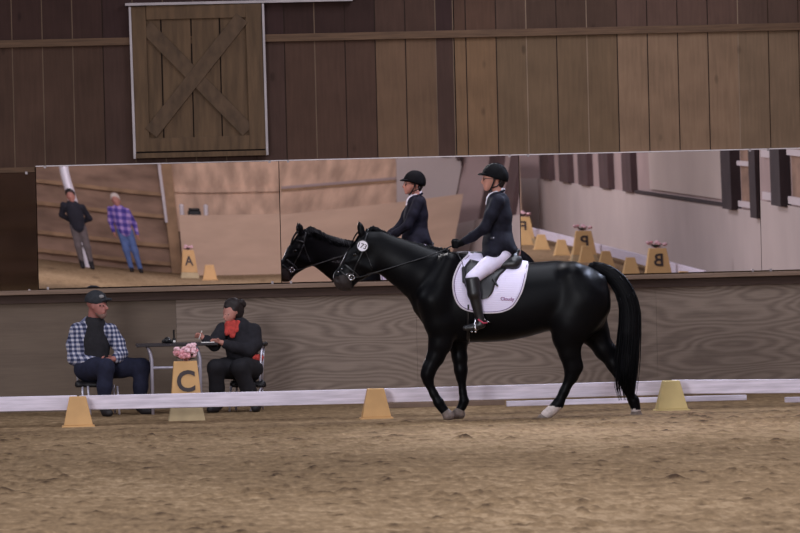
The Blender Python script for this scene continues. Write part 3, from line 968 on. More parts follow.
cP = ground(187, 420.6)
letter_marker('C', cP[0], cP[1] + 0.12, -1, 'tan letter marker with black C standing in front of the table', m=M['cone'], wb=0.345, wt=0.235, h=0.60, group='letter markers')
flowers(cP[0] + 0.02, cP[1] + 0.12, 0.60, 'pink flowers on top of the C marker under the table edge', n=26, w=0.14, hgt=0.19)

# ================================================================== what the mirrors show: the far end
A_ = MIR[1]
p = A_.back(190, 278, Z=0)
letter_marker('A', p[0], p[1], 1, 'tan letter marker with black A reflected in the left mirror', 'letter markers', m=M['cone'], wb=0.44, wt=0.27, h=0.64)
flowers(p[0], p[1], 0.64, 'pink flowers on top of the reflected A marker', n=10, w=0.12)
p2 = A_.back(210, 280, Z=0)
marker_cone(p2[0], p2[1], 'cone block beside the A marker reflected in the left mirror', M['cone'], 0.36, 0.2, 0.34)
RX = 10.4
for ch, y, lb in (('B', -34.3, 'letter marker with B reflected above the cone right of the tail'),
                  ('P', -46.3, 'letter marker with P reflected above the horse rump'),
                  ('F', -58.3, 'letter marker with F reflected just behind the rider back')):
    letter_marker(ch, RX, y, 1, lb, 'letter markers', m=M['cone_far'], wb=0.46, wt=0.27, h=0.60, yaw=0.0)
    flowers(RX, y, 0.60, 'pink flowers on the reflected %s marker' % ch, n=9, w=0.17, hgt=0.18)
CONE_AT = ['tan yellow cone block on the reflected long side, right of the B marker', 'tan yellow cone block just left of the reflected B marker',
           'tan yellow cone block midway between the reflected B and P markers', 'tan yellow cone block touching the right side of the reflected P marker',
           'tan yellow cone block touching the left side of the reflected P marker', 'tan yellow cone block a little left of the reflected P marker',
           'tan yellow cone block between reflected P and F, the one nearer F', 'tan yellow cone block touching the right side of the reflected F marker',
           'tan yellow cone block left of the reflected F marker, hidden beside the rider']
for i, y in enumerate((-30.5, -38.3, -42.3, -45.7, -47.2, -50.3, -54.3, -57.7, -59.2)):
    marker_cone(RX - 0.02, y, CONE_AT[i], M['cone_far'], 0.30, 0.14, 0.32)
for i, (a, b) in enumerate(((-30.6, -38.2), (-38.4, -46.2), (-46.4, -54.2), (-54.4, -62.0))):
    o = MB().box(RX + 0.30, RX + 0.35, b, a, 0.14, 0.32).link('arena_rail', M['rail'], None, bevel=0.005, loc=(RX + 0.30, b, 0.14))
    tag(o, ['white rail of the reflected long side, between mirror wall and B', 'white rail of the reflected long side between B and P',
            'white rail of the reflected long side between P and F', 'white rail of the reflected long side beyond F'][i], 'rail', RAILG)


def back_plate(mr, name, poly, Y, th, m):
    pts = [mr.back(a, b, Y=Y) for a, b in poly]
    pts = [np.array([min(p[0], 11.1), p[1], max(p[2], 0.0)]) for p in pts]
    mbx = MB().prism(pts, (0, -th, 0))
    return struct(mbx.link(name, m))


YW = YB + 0.02
# panel 1: long boards with girts, post, pale section above a tan partition
zt = []
x_l = XL; x_r = A_.back(176, 230, Y=YW)[0]
for k, py in enumerate((189, 211, 240, 258)):
    z = A_.back(110, py, Y=YW)[2]; zt.append(z)
    struct(MB().box(x_l, x_r, YW, YW + 0.08, z - 0.045, z + 0.045).link('trim_%d' % (10 + k), M['post_brown']))
b0 = A_.back(172, 225, Y=YW)[0]
struct(MB().box(b0 - 0.13, b0 + 0.13, YW, YW + 0.22, 0.0, ZC).link('trim_20', M['post_brown']))
struct(MB().box(b0 - 0.16, b0 - 0.10, YW, YW + 0.26, 1.2, ZC).link('trim_21', M['white_frame']))
x_e = MIR[2].back(396, 200, Y=YW)[0]
struct(MB().box(b0 + 0.13, x_e, YW, YW + 0.05, 1.0, ZC).link('wall_back.001', M['end_wall_light']))
z = A_.back(225, 190, Y=YW)[2]
struct(MB().box(b0 + 0.13, x_e, YW + 0.05, YW + 0.12, z - 0.06, z + 0.06).link('trim_22', M['end_wall_light']))
zp = A_.back(225, 215, Y=-66.3)[2]
xp0 = A_.back(180, 230, Y=-66.3)[0]; xp1 = A_.back(281, 230, Y=-66.3)[0]
struct(MB().box(xp0, xp1, -66.4, -66.3, 0, zp).link('wall_back.002', M['tan_ply']))
q0 = A_.back(188, 213, Y=-66.5); q1 = A_.back(201, 213, Y=-66.5)
back_plate(MIR[2], 'wall_back.003', [(279, 300), (279, 215), (395, 202.5), (484, 189.5), (484, 300)], -66.35, 0.06, M['tan_ply'])
back_plate(MIR[2], 'wall_back.004', [(396, 300), (396, 130), (520, 130), (520, 300)], YW + 0.12, 0.06, M['pale_wall'])
back_plate(MIR[2], 'trim_28', [(281, 189), (396, 179.5), (396, 177), (281, 186.5)], YW + 0.12, 0.05, M['pale_upper'])
back_plate(MIR[2], 'trim_29', [(281, 191.5), (396, 182), (396, 179.6), (281, 189.1)], YW + 0.1, 0.04, M['post_brown'])
for k in range(4):
    a = 440 + 12.5 * k
    back_plate(MIR[2], 'trim_%d' % (30 + k), [(a + 4 + k, 157 + 3.4 * k), (a - 8, 130), (a - 1.5, 130), (a + 10.5 + k, 157 + 3.4 * k)], YW + 0.2, 0.05, M['dark_post'])

bn = thing('feed_bin', ((q0[0] + q1[0]) / 2, -66.6, 0), 'low black bin between two white posts reflected above the A marker', 'bin')
MB().box(q0[0], q1[0], -66.75, -66.5, 0, zp + 0.10).link('body', M['black_plastic'], bn, bevel=0.02)
MB().box(q0[0] + 0.02, q1[0] - 0.02, -66.77, -66.48, zp + 0.10, zp + 0.16).link('lid', M['black_plastic'], bn, bevel=0.02)
for a, lb in ((182, 'short white post left of the reflected black bin'), (206, 'short white post right of the reflected black bin')):
    q = A_.back(a, 213, Y=-66.6)
    mbp = MB().tube([(q[0], -66.6, 0), (q[0], -66.6, zp + 0.2)], 0.05, 10); mbp.ball((q[0], -66.6, zp + 0.2), 0.055)
    tag(mbp.link('white_post', M['white_frame'], None, loc=(q[0], -66.6, 0)), lb, 'post')
# panel 3 and 4: the pale long wall with posts and windows
P3, P4 = MIR[3], MIR[4]
def side_box(name, mr, pa, pb, py, z0, z1, dep, m):
    ya = mr.back(pa, py, X=XR - 0.06)[1]; yb = mr.back(pb, py, X=XR - 0.06)[1]
    return MB().box(XR - dep, XR - 0.001, min(ya, yb), max(ya, yb), z0, z1).link(name, m)
for k, (a, b) in enumerate(((524, 534), (543, 552), (562, 571), (581, 590), (602, 611), (625, 634))):
    struct(side_box('trim_%d' % (40 + k), P3, a, b, 175, 1.31, 4.2, 0.12, M['dark_post']))
struct(side_box('window_1', P3, 648, 722, 190, 1.42, 3.2, 0.03, M['pale_window']))
struct(side_box('trim_46', P3, 636, 724, 205, 1.30, 1.36, 0.08, M['darkest_post']))
struct(side_box('trim_47', P3, 727.5, 737, 190, 1.28, 4.2, 0.16, M['darkest_post']))
struct(side_box('trim_48', P3, 755.5, 762, 190, 1.2, 4.2, 0.16, M['darkest_post']))
struct(side_box('window_2', P3, 739.5, 754.5, 190, 1.44, 3.2, 0.03, M['end_wall']))
for z0, z1, k in ((1.34, 1.44, 49), (2.05, 2.13, 50)):
    struct(side_box('trim_%d' % k, P3, 738, 755.5, 190, z0, z1, 0.07, M['white_frame']))
struct(side_box('trim_51', P4, 777, 786.5, 180, 1.28, 4.2, 0.16, M['darkest_post']))
struct(side_box('window_3', P4, 763, 776, 180, 1.45, 2.1, 0.03, M['pale_upper']))
struct(side_box('window_4', P4, 790, 812, 180, 1.45, 3.2, 0.03, M['end_wall']))
for z0, z1, a, b, k in ((1.33, 1.45, 762, 776.5, 52), (2.02, 2.2, 762, 776.5, 53), (1.33, 1.45, 788, 812, 54), (2.1, 2.2, 788, 812, 55)):
    struct(side_box('trim_%d' % k, P4, a, b, 180, z0, z1, 0.07, M['white_frame']))

# slanted shiny pipe behind the left standing man
pa = A_.back(88, 268, Z=0.0)
py_ = pa[1] - 0.5
pts = [A_.back(x, y, Y=py_) for x, y in ((62, 160), (66, 178), (72, 198), (77.5, 218), (82, 240), (87, 262), (88, 266))]
pts[-1][2] = 0.0
tag(MB().tube(spline(pts, 5), 0.11, 14).link('metal_pipe', M['pipe'], None, smooth=True, loc=pts[-1]), 'slanting shiny metal pipe behind the reflected man in black', 'pipe')


def standing(px, py, label, lean, top, bottom, hairm, shoem, female, headturn):
    p = A_.back(px, py, Z=0.0)
    fr = WorldFrame((p[0], p[1], 0))
    t = thing('person', (p[0], p[1], 0), label, 'person')
    L = lean
    X = lambda y: -L * (-y) / 170.0
    P = lambda x, y, l, r, *k: (x + X(y), y, l, r) + tuple(k)
    sw = 19 if female else 21
    body = [[P(0, -168, 2, 9.5, 0.95), P(0, -160, 3, 8.5, 0.9), P(1, -153, 5, 5)], [P(0, -156, 0, 5.6), P(0, -144, 0, 6)],
            [P(0, -137, 0, 14, 0.75), P(0, -118, 1, 15, 0.72), P(0, -100, 1, 14.5, 0.78)]]
    arms = []
    for s in (-1, 1):
        sh = P(s * sw, -141, 0, 6)
        if female:
            el = P(s * 27, -114, -2, 4.6); wr = P(s * 27, -90, 5, 3.3)
            hd = hand(wr[:3], (0.05 * -s, 1, 0.15), (-s * 0.2, 0, 1), 1.0, 0.35)
        else:
            el = P(s * 31, -117, -8, 5); wr = P(s * 12, -106, -15, 3.6)
            hd = hand(wr[:3], (-s, 0.25, -0.2), (0, -1, 0), 1.0, 0.4)
        arms.append([sh, el, wr]); body += [[sh, el, wr]] + hd
    legs = []
    for s in (-1, 1):
        legs.append([P(s * 8.5, -95, 0, 9.5), P(s * 10, -50, 2, 6.8), P(s * 10.5, -10, -1, 4.6)])
        body += [legs[-1], [P(s * 10.5, -9, -2, 4.4), P(s * 11, -4.5, 3, 4), P(s * 12, -3.8, 14, 3.4)]]
    body.append([P(headturn * 2, -161, 11, 1.6)])
    for s in (-1, 1): body.append([P(s * 8.8, -162, 1, 2.2)])
    blob('body', fr, body, M['skin2'], t, h=1.3, k=2.5)
    blob('shirt' if female else 'jacket', fr, [[P(0, -137, 0, 16.5, 0.75), P(0, -118, 1, 17, 0.74), P(0, -94, 1, 16, 0.8)]] + [[tuple(a[0]), tuple(a[1]), tuple(a[2])] for a in arms], top, t, h=1.5, k=4, grow=1.4)
    blob('trousers', fr, [[P(0, -94, 0, 14, 0.85), P(0, -90, 0, 13.5, 0.85)]] + legs, bottom, t, h=1.5, k=4, grow=1.2)
    for s in (-1, 1):
        ch = [[P(s * 10.5, -9, -2, 4.6), P(s * 11, -4.5, 3, 4.2), P(s * 12, -3.9, 14, 3.6)]]
        if not female: ch.append([P(s * 10.2, -42, 1, 6.4), P(s * 10.5, -10, -1, 5.2)])
        blob('shoe' if female else 'boot', fr, ch, shoem, t, h=1.2, k=2, grow=0.8)
    blob('hair', fr, [[P(0, -169.5, -0.5, 11.2, 0.97)], [P(0, -163, -3.5, 10.5, 0.9)]], hairm, t, h=1.1, k=2, cuts=[((0, -157, 0), (0, 1, 0.0)), ((0, -167, 7), (0, 0.8, 1))])
    return t


standing(88, 269, 'person in black jacket and grey trousers standing before the slanted pipe, reflected at left', 13, M['black_jkt'], M['grey_trs'], M['brown_hair'], M['shoe'], False, -1)
standing(137, 272.5, 'person in violet plaid shirt and blue jeans with grey hair, reflected in the left mirror', 24, M['violet_plaid'], M['blue_jeans'], M['grey_hair'], M['shoe'], True, -2)

# ================================================================== the horse
HF = Frame(500, 419, -4.95)
hz = 0.0


def horse_field(h=1.25):
    f = Field((325, 212, -42), (660, 430, 42), h)
    # trunk: stations x, top, bottom, half width
    st = np.array([(414, 284, 308, 10), (418, 276, 316, 15), (424, 268, 326, 20), (432, 262, 334, 23.5), (444, 256, 339, 25.5), (456, 252.5, 341.5, 27), (470, 254, 342.5, 28.5),
                   (490, 261, 342, 31), (510, 263.5, 340.5, 32), (528, 262.6, 337, 32), (545, 261.5, 332, 31), (556, 260.4, 330, 30), (571, 262.2, 334, 29.5), (583, 264.5, 337, 28), (594, 268, 334, 25),
                   (602, 275, 328, 20), (607, 284, 318, 13), (610, 293, 308, 6)], float)
    sl, X, Y, Z = f.box((410, 240, -42), (616, 352, 42))
    xs = X[:, 0, 0]
    yt = np.interp(xs, st[:, 0], st[:, 1]); yb = np.interp(xs, st[:, 0], st[:, 2]); w = np.interp(xs, st[:, 0], st[:, 3])
    ker = np.ones(7) / 7
    sm = lambda a: np.convolve(np.pad(a, 3, 'edge'), ker, 'valid')
    yt, yb, w = sm(yt), sm(yb), sm(w)
    yc = ((yt + yb) / 2)[:, None, None]; ry = ((yb - yt) / 2)[:, None, None]; w = w[:, None, None]
    # the back is rounder than the belly; widest a little below the middle
    wy = w * (1 + 0.10 * np.clip((Y - yc) / ry, -1, 1))
    q = ((np.abs(Y - yc) / ry) ** 2.2 + (np.abs(Z) / wy) ** 2.2) ** (1 / 2.2)
    d = (q - 1) * np.minimum(ry, w)
    d = np.maximum(d, np.maximum(414 - X, X - 610))
    f.merge(sl, d.astype(np.float32), 3)
    # neck
    f.chain([(379, 250.5, 0, 19.5, 0.50), (399, 261, 0, 20.5, 0.50), (411, 267.5, 0, 23.5, 0.55), (427, 277, 0, 27.5, 0.68), (440, 289, 0, 33, 0.75)], 6)
    # head
    f.chain([(367.5, 243.5, 0, 12.5, 0.82), (357.5, 258.5, 0, 12, 0.74), (350, 270, 0, 9.8, 0.72), (344.5, 279.5, 0, 9, 0.80), (343.5, 281.5, 0, 9, 0.85)], 5)
    f.chain([(372.5, 262, 0, 10.8, 0.78), (362, 268.5, 0, 8.5, 0.7), (352, 278, 0, 6.5, 0.8)], 5)
    f.chain([(341, 276.5, 0, 7.5, 0.95)], 4); f.chain([(348.5, 286, 0, 4.6, 1.0)], 3)
    for s in (1, -1):
        f.chain([(358.5, 251.5, s * 8.2, 2.6)], 3)                               # brow
        f.chain([(362, 264, s * 7, 4.5, 0.7), (371, 268, s * 6.5, 5, 0.7)], 4)     # cheek
        f.chain([(346, 262, s * 6.5, 1.6), (357, 259, s * 8.2, 1.8)], 3)          # facial crest
        f.chain([(361.8, 233, s * 6, 3.9, 0.8), (360.2, 227, s * 6.6, 3.4, 0.7), (358.9, 221.6, s * 6.4, 1.0, 0.8)], 1.5)   # ear
        f.chain([(356.8, 229, s * 7.6, 1.6, 1.0), (357.6, 225, s * 7.6, 1.0)], 1, op='sub')
        f.chain([(337.2, 279.4, s * 6.6, 1.9)], 1, op='sub')                      # nostril
    f.chain([(345.5, 286.2, 9, 0.6), (336.5, 284.6, 4, 0.5)], 0.8, op='sub')
    # shoulder and quarters muscle
    for s in (1, -1):
        f.chain([(450, 262, s * 16, 10), (434, 300, s * 20, 14, 0.8), (438, 322, s * 18, 14, 0.8)], 8)
        f.chain([(572, 276, s * 16, 14), (584, 300, s * 17, 22, 0.75), (572, 322, s * 18, 22, 0.68)], 8)
        f.chain([(596, 284, s * 12, 11), (599, 306, s * 13, 10)], 6)
    # near foreleg, knee bent and just lifting
    f.chain([(443, 322, 15, 16, 0.8), (440.3, 343, 14.5, 11, 0.85), (435.5, 357, 14, 8.2, 0.9), (430, 367, 14, 6.6), (427.6, 374.5, 14, 6.0), (428.4, 381.5, 14, 4.9)], 5)
    f.chain([(428.4, 381.5, 14, 4.6), (434, 393.5, 14, 4.0), (439, 402.3, 14, 5.0), (442, 407, 14, 4.2), (445, 410.6, 14, 4.7)], 2.5)
    # far foreleg, straight under the body
    f.chain([(452, 322, -15, 15, 0.8), (457.6, 344, -14, 8.8, 0.9), (459.6, 358, -13.5, 7.0), (460.8, 370.5, -13, 6.0), (461.2, 378, -13, 5.0)], 5)
    f.chain([(461.2, 378, -13, 4.8), (462.8, 393, -13, 3.7), (464, 401.6, -13, 4.7), (462.2, 406.5, -13, 4.0), (460, 410, -13, 4.5)], 2.5)
    # near hind leg, stepping forward
    f.chain([(574, 318, 16, 22, 0.7), (567.5, 338, 15.5, 14, 0.8), (569.5, 353, 15, 9.8, 0.9), (573, 366, 14.5, 8.4, 0.85), (571.5, 376, 14.5, 6.8, 0.85)], 6)
    f.chain([(572, 354, 14.5, 5.0), (579, 367.5, 14.5, 3.0)], 4)
    f.chain([(571, 376, 14.5, 6.0, 0.85), (564, 391, 14, 4.6), (558, 403.5, 14, 5.4), (552, 409.3, 14, 4.9), (546, 414, 14, 5.3)], 3)
    # far hind leg, trailing
    f.chain([(588, 310, -15, 19, 0.75), (595, 333, -15, 13.5, 0.8), (604.5, 350, -14.5, 9.4, 0.9), (616, 365.5, -14, 7.6, 0.85), (620, 374, -14, 6.4, 0.85)], 6)
    f.chain([(612, 350, -14, 5), (622.5, 362.5, -14, 3.2)], 4)
    f.chain([(620, 374, -14, 5.6, 0.85), (627.6, 390, -13.5, 4.5), (634, 401.5, -13, 5.3), (635.8, 407.5, -13, 4.4), (636.3, 411.5, -13, 4.9)], 3)
    return f


horse = thing('horse', HF((505, HF.gy(505, 0), 0)), 'black horse with one white hind sock walking left under a rider', 'horse')
hf = horse_field()


def horse_mat(P):
    i = np.zeros(len(P), int)
    near_hind = (P[:, 0] > 530) & (P[:, 0] < 580) & (P[:, 1] > 396)
    i[near_hind & ((P[:, 1] - 406.5) - 0.45 * (558 - P[:, 0]) * -0.4 > 0)] = 1
    far = (P[:, 0] > 620) & (P[:, 1] > 409.5)
    i[far] = 1
    mz = (P[:, 0] < 352) & (P[:, 1] > 272 + 0.3 * (352 - P[:, 0])) & (P[:, 1] > 268)
    i[mz] = 2
    return i


field_link('body', hf, HF, [M['coat'], M['sock'], M['muzzle']], horse, 2, horse_mat)


def hoof(x, y, l, dx, dy, r0, r1, m, drop):
    """horn capsule from the coronet towards the toe, flat sole"""
    f = field_for([[(x, y, l, r0), (x + dx, y + dy, l, r1)], [(x + dx * 0.2 + 2.2, y + dy, l, r0 * 0.85)]], 0.5, 1.5, cuts=[((x, drop, l), (0, 1, 0))])
    return field_link('hoof', f, HF, m, horse, 1)


hoof(446.2, 412.2, 14, 2.2, 3.0, 4.9, 6.0, M['hoof'], HF.gy(448, 14, 0.006))
hoof(459.4, 411.6, -13, -2.2, 3.2, 4.8, 5.9, M['hoof'], HF.gy(458, -13, 0.002))
hoof(544.2, 416.6, 14, -1.6, 1.6, 4.7, 5.6, M['hoof'], HF.gy(543, 14, -0.012))
hoof(636.4, 413, -13, -0.4, 3.2, 5.0, 5.9, M['hoof'], HF.gy(636, -13, -0.015))
for s in (1, -1):
    mb = MB(); mb.ball(HF((355.2, 254.6, s * 9.0)), 2.1 * HF.s, 12, 8, (1, 0.7, 0.8)); mb.link('eye', M['eye'], horse, smooth=True)


def strands(name, roots, guide, n, width, m, parent, seed, spread=1.0, r=0.55, end=0.15, nseg=9):
    """tapered hair strands: guide(u, k) gives the path point in local units"""
    rr = random.Random(seed); mb = MB()
    for i in range(n):
        pts, rad = guide(rr, i / n)
        rad = [q * HF.s for q in rad]
        mb.tube(HF(np.array(pts)), rad, 4, True)
    return mb.link(name, m, parent, smooth=True)


# tail: solid switch plus loose strands
tail_axis = spline([(592, 266.5, 0), (604, 269.5, 0), (616, 279, 1), (625, 293, 2), (630, 311, 2), (629.5, 335, 2), (627.5, 360, 2), (626, 384, 2), (627, 402, 2)], 8)
tail_w = np.interp(np.linspace(0, 1, len(tail_axis)), [0, 0.12, 0.25, 0.4, 0.6, 0.8, 0.92, 1], [4.5, 5.5, 8, 9.2, 10.3, 11, 9, 6])


def tail_guide(rr, u):
    a = rr.uniform(0, TAU); q = math.sqrt(rr.random()); stop = rr.uniform(0.72, 1.0); st = rr.choice([0, 0, 0.1, 0.25, 0.4])
    pts = []; rad = []
    wob = rr.uniform(-1, 1); wild = rr.random() < 0.16
    for k in range(12):
        t = st + (stop - st) * k / 11
        i = min(int(t * (len(tail_axis) - 1)), len(tail_axis) - 1)
        c = tail_axis[i]; d = tail_axis[min(i + 1, len(tail_axis) - 1)] - tail_axis[max(i - 1, 0)]; d = d / np.linalg.norm(d)
        nrm = np.array([-d[1], d[0], 0]); w = tail_w[i] * q
        off = math.cos(a) * w * (1.0 if not wild else 1 + 0.5 * t) + wob * 1.2 * t
        pts.append(c + nrm * off + np.array([0, 0, math.sin(a) * w * 0.8]))
        rad.append(0.85 * (1 - 0.8 * k / 11))
    return pts, rad


tf = Field((585, 255, -16), (648, 400, 20), 1.1)
ti = list(range(0, len(tail_axis) - 12, 3))
tf.chain([(float(tail_axis[i][0]), float(tail_axis[i][1]), float(tail_axis[i][2]), float(tail_w[i] * (0.92 if i < 40 else 0.8)), 0.8) for i in ti], 3)
tail = field_link('tail', tf, HF, M['hair'], horse, 2)
tl = strands('tail_hair', None, tail_guide, 420, None, M['hair'], tail, 5)


def mane_guide(rr, u):
    crest = np.array([(366, 231), (373, 227.8), (383, 232.2), (394, 238.5), (405, 242.2), (420, 245.6), (437, 249), (449, 251)], float)
    s = rr.random() ** 0.9
    x = np.interp(s, np.linspace(0, 1, len(crest)), crest[:, 0]); y = np.interp(s, np.linspace(0, 1, len(crest)), crest[:, 1])
    side = -1
    L = rr.uniform(7, 13) * (1 if side < 0 else 0.45)
    up = rr.uniform(0.6, 2.0)
    pts = [(x, y + 2.0, 0), (x + 0.3, y - up, side * 1.5), (x + 1.4, y + L * 0.25, side * 6.5), (x + 2.4, y + L * 0.7, side * (10.5 + 0.1 * L))]
    return spline(pts, 3), np.linspace(0.9, 0.35, 10)


strands('mane', None, mane_guide, 260, None, M['hair'], horse, 9)


def forelock_guide(rr, u):
    l = rr.uniform(-4, 5); e = rr.uniform(0, 1)
    pts = [(364.5, 230.5, l * 0.5), (358.5 - e, 231.5 + 1.5 * e, l), (353.8 - e, 238 + 3 * e, l * 1.2), (351.0, 246 + 3 * e, l * 1.1)]
    return spline(pts, 3), np.linspace(0.8, 0.3, 10)


strands('forelock', None, forelock_guide, 40, None, M['hair'], horse, 3)

# ------------------------------------------------------------------ tack
def side_l(x, y, off=0.0, default=8.0):
    v = hf.top_l(x, y)
    return (v if v is not None else default) + off


def head_strap(pts, s, off=0.4):
    """strap laid on one cheek"""
    out = []
    for x, y in spline([(a, b, 0) for a, b in pts], 4)[:, :2]:
        out.append((x, y, s * side_l(x, y, off, 6)))
    return out


bridle = thing('bridle', HF((356, 262, 0)), 'black bridle with steel bit and round number on the horse head', 'bridle')
mb = MB()
for s in (1, -1): ftube(mb, HF, head_strap([(367.5, 232.5), (365.5, 240), (364.5, 247)], s), 0.8, 6)
ftube(mb, HF, [(367.5, 232.5, side_l(367.5, 232.5, 0.4)), (368, 229.6, 3), (368, 229.6, -3), (367.5, 232.5, -side_l(367.5, 232.5, 0.4))], 0.8, 6)
mb.link('headpiece', M['leather'], bridle, smooth=True)
for s in (1, -1):
    mb = MB(); ftube(mb, HF, head_strap([(364.5, 247), (360, 258), (355, 268), (352.5, 276)], s), 0.75, 6); mb.link('cheek_strap', M['leather'], bridle, smooth=True)
    mb = MB(); ftube(mb, HF, head_strap([(364.5, 247), (368, 257), (372.5, 268)], s), 0.55, 6); mb.link('throat_lash', M['leather'], bridle, smooth=True)
    mb = MB(); ftube(mb, HF, head_strap([(364.5, 245), (360, 243), (356.5, 242)], s), 0.9, 6); mb.link('browband', M['leather_grey'], bridle, smooth=True)
    mb = MB(); ftube(mb, HF, head_strap([(345, 264.5), (350, 268.5), (356, 273.5), (359, 277)], s), 0.95, 6); mb.link('noseband', M['leather'], bridle, smooth=True)
    mb = MB(); ftube(mb, HF, head_strap([(340.5, 270.5), (346, 275.5), (351, 281), (352, 286)], s), 0.6, 6); mb.link('flash_strap', M['leather'], bridle, smooth=True)
    bl = side_l(351.5, 277.5, 0.9)
    mb = MB(); ring = [(351.8 + 2.7 * math.cos(a), 277.2 + 2.7 * math.sin(a), s * bl) for a in np.linspace(0, TAU, 17)]
    ftube(mb, HF, ring, 0.45, 6); ftube(mb, HF, [(351.8, 277.2, s * bl), (350, 280, s * 2)], 0.5, 6)
    mb.link('bit_ring', M['steel'], bridle, smooth=True)
    rp = [(352.6, 277.4, s * (bl + 0.3)), (362, 276.4, s * (side_l(362, 276.4, 1.2))), (374, 272.8, s * 11.5), (388, 268.6, s * 13), (404, 263.6, s * 14.6), (424, 257.4, s * 15.5), (440, 251.6, s * 13.5), (452.5, 245.6, s * 9.6)]
    rl = [(a, b, (s * max(abs(c), side_l(a, b, 0.8, 0)))) for a, b, c in spline(rp, 5)]
    mb = MB(); ftube(mb, HF, rl, 0.62, 6); mb.link('rein', M['leather_grey'], bridle, smooth=True)
    if s == 1:
        mb = MB(); ftube(mb, HF, [(452.5, 246, 9), (448.5, 247.5, 8.5), (446.8, 250, 9.5), (449, 252.2, 13), (457, 252, 18), (462.5, 262, 31), (466, 278, 32.4), (470.5, 262, 27)], 0.45, 6)
        mb.link('rein_end', M['leather'], bridle, smooth=True)
for (x, y) in ((342, 269), (347, 274.5), (338.5, 272)):
    mb = MB(); mb.ball(HF((x, y, side_l(x, y, 0.5))), 0.75 * HF.s, 8, 6); mb.link('buckle', M['steel'], bridle, smooth=True)
dl = side_l(362.8, 245.8, 1.6)
disc_n = np.array([0.0, 0.0, 1.0])
mb = MB(); mb.tube(HF([(362.8, 245.8, dl - 0.5), (362.8, 245.8, dl + 0.4)]), 5.7 * HF.s, 28)
disc = mb.link('number_disc', M['white_disc'], bridle)
mb = MB(); ftube(mb, HF, [(362.8 + 5.7 * math.cos(a), 245.8 + 5.7 * math.sin(a), dl + 0.2) for a in np.linspace(0, TAU, 29)], 0.55, 6)
mb.link('disc_rim', M['leather'], disc, smooth=True)
v, f = text_shape('173', 0.012)
ca, sa = math.cos(math.radians(20)), math.sin(math.radians(20))
V = []
for a, b in v:
    x, y = a * 4.9, -b * 4.9
    V.append(HF((362.8 + ca * x - sa * y, 245.8 + sa * x + ca * y, dl + 0.55)))
mb = MB(); mb.add(V, f); mb.link('number', M['letter'], disc)

# saddle pad wrapped over the back
Lc = spline([(468.5, 254.2, 0), (459.5, 264, 0), (453.6, 279, 0), (454, 293, 0), (458.8, 304.3, 0), (468, 310, 0), (484, 312.3, 0)], 6)[:, :2]
Rc = spline([(528, 263.9, 0), (524.8, 280, 0), (520.8, 293, 0), (513, 305.6, 0), (503, 310.8, 0), (494, 312.1, 0), (485.5, 312.35, 0)], 6)[:, :2]
pad = thing('saddle_pad', HF((490, 266, 0)), 'white quilted saddle pad with dark piping on the black horse', 'saddle pad')


def smooth_l(x, y, off, lo=None):
    vals = [hf.top_l(x + dx, y + dy) for dx, dy in ((0, 0), (3, 0), (-3, 0), (0, 3), (0, -3))]
    vals = [q for q in vals if q is not None]
    return (sum(vals) / len(vals) if vals else 4.0) + off


def pad_rows(off):
    rows = []
    for s in (1, -1):
        R_ = []
        for a, b in zip(Lc, Rc):
            R_.append([(x, y, s * smooth_l(x, y, off)) for x, y in [a + (b - a) * u for u in np.linspace(0, 1, 19)]])
        rows.append(R_)
    return rows


r1, r2 = pad_rows(1.3)
spine = [[(x, y - 2.2, 0.0) for x, y, _ in r1[0]]]
half = [[(x, y - 1.0, l * 0.6) for x, y, l in r1[0]]]; half2 = [[(x, y - 1.0, l * 0.6) for x, y, l in r2[0]]]
grid = list(reversed(r1)) + half + spine + half2 + r2
G = np.array(grid, float); n, m_, _ = G.shape
I = np.arange(n * m_).reshape(n, m_)
Fq = np.stack([I[:-1, :-1], I[1:, :-1], I[1:, 1:], I[:-1, 1:]], -1).reshape(-1, 4)
o = link('quilted_panel', HF(G.reshape(-1, 3)), Fq, M['pad'], pad, True)
sd = o.modifiers.new('thick', 'SOLIDIFY'); sd.thickness = 0.008; sd.offset = 0
for s in (1, -1):
    edge = np.vstack([Lc, Rc[::-1][1:]])
    c0 = np.array([490, 284.0])
    mb = MB(); ftube(mb, HF, [(x, y, s * smooth_l(x, y, 1.7)) for x, y in edge], 0.75, 6); mb.link('binding', M['pad_bind'], pad, smooth=True)
    ins = c0 + (edge - c0) * 0.962
    mb = MB(); ftube(mb, HF, [(x, y, s * smooth_l(x, y, 1.75)) for x, y in ins], 0.36, 6); mb.link('piping', M['pad_trim'], pad, smooth=True)
v, f = text_shape('Cloudy', 0.02)
V = []
for a, b in v:
    x, y = 507.3 + a * 4.4, 298.8 - b * 4.4 + a * 0.15
    V.append(HF((x, y, smooth_l(x, y, 2.2))))
mb = MB(); mb.add(V, f); mb.link('embroidery', M['logo'], pad)

saddle = thing('saddle', HF((492, 262, 0)), 'black leather dressage saddle with stirrups on the white pad', 'saddle')
sf = field_for([[(471.5, 256, 0, 4.2, 1.7), (477, 262, 0, 4.2, 2.2), (490, 266, 0, 4.4, 2.7), (503, 264, 0, 4.6, 2.9), (513, 256.5, 0, 4.6, 3.0), (518, 250.8, 0, 2.3, 3.6)],
                [(503, 264.5, 14, 6.2, 1.0), (514, 263.5, 14, 6.6, 1.0), (518.5, 260, 13, 4.0, 1.0)], [(503, 264.5, -14, 6.2, 1.0), (514, 263.5, -14, 6.6, 1.0), (518.5, 260, -13, 4.0, 1.0)]], 0.8, 3)
field_link('seat', sf, HF, M['leather'], saddle, 2)
FL = spline([(470, 259, 0), (464, 268, 0), (463.5, 280, 0), (468, 291, 0), (475, 296.5, 0), (482, 298.5, 0)], 5)[:, :2]
FR = spline([(507, 268, 0), (500, 275, 0), (495.5, 283, 0), (493, 291, 0), (489, 296.5, 0), (483.5, 298.8, 0)], 5)[:, :2]
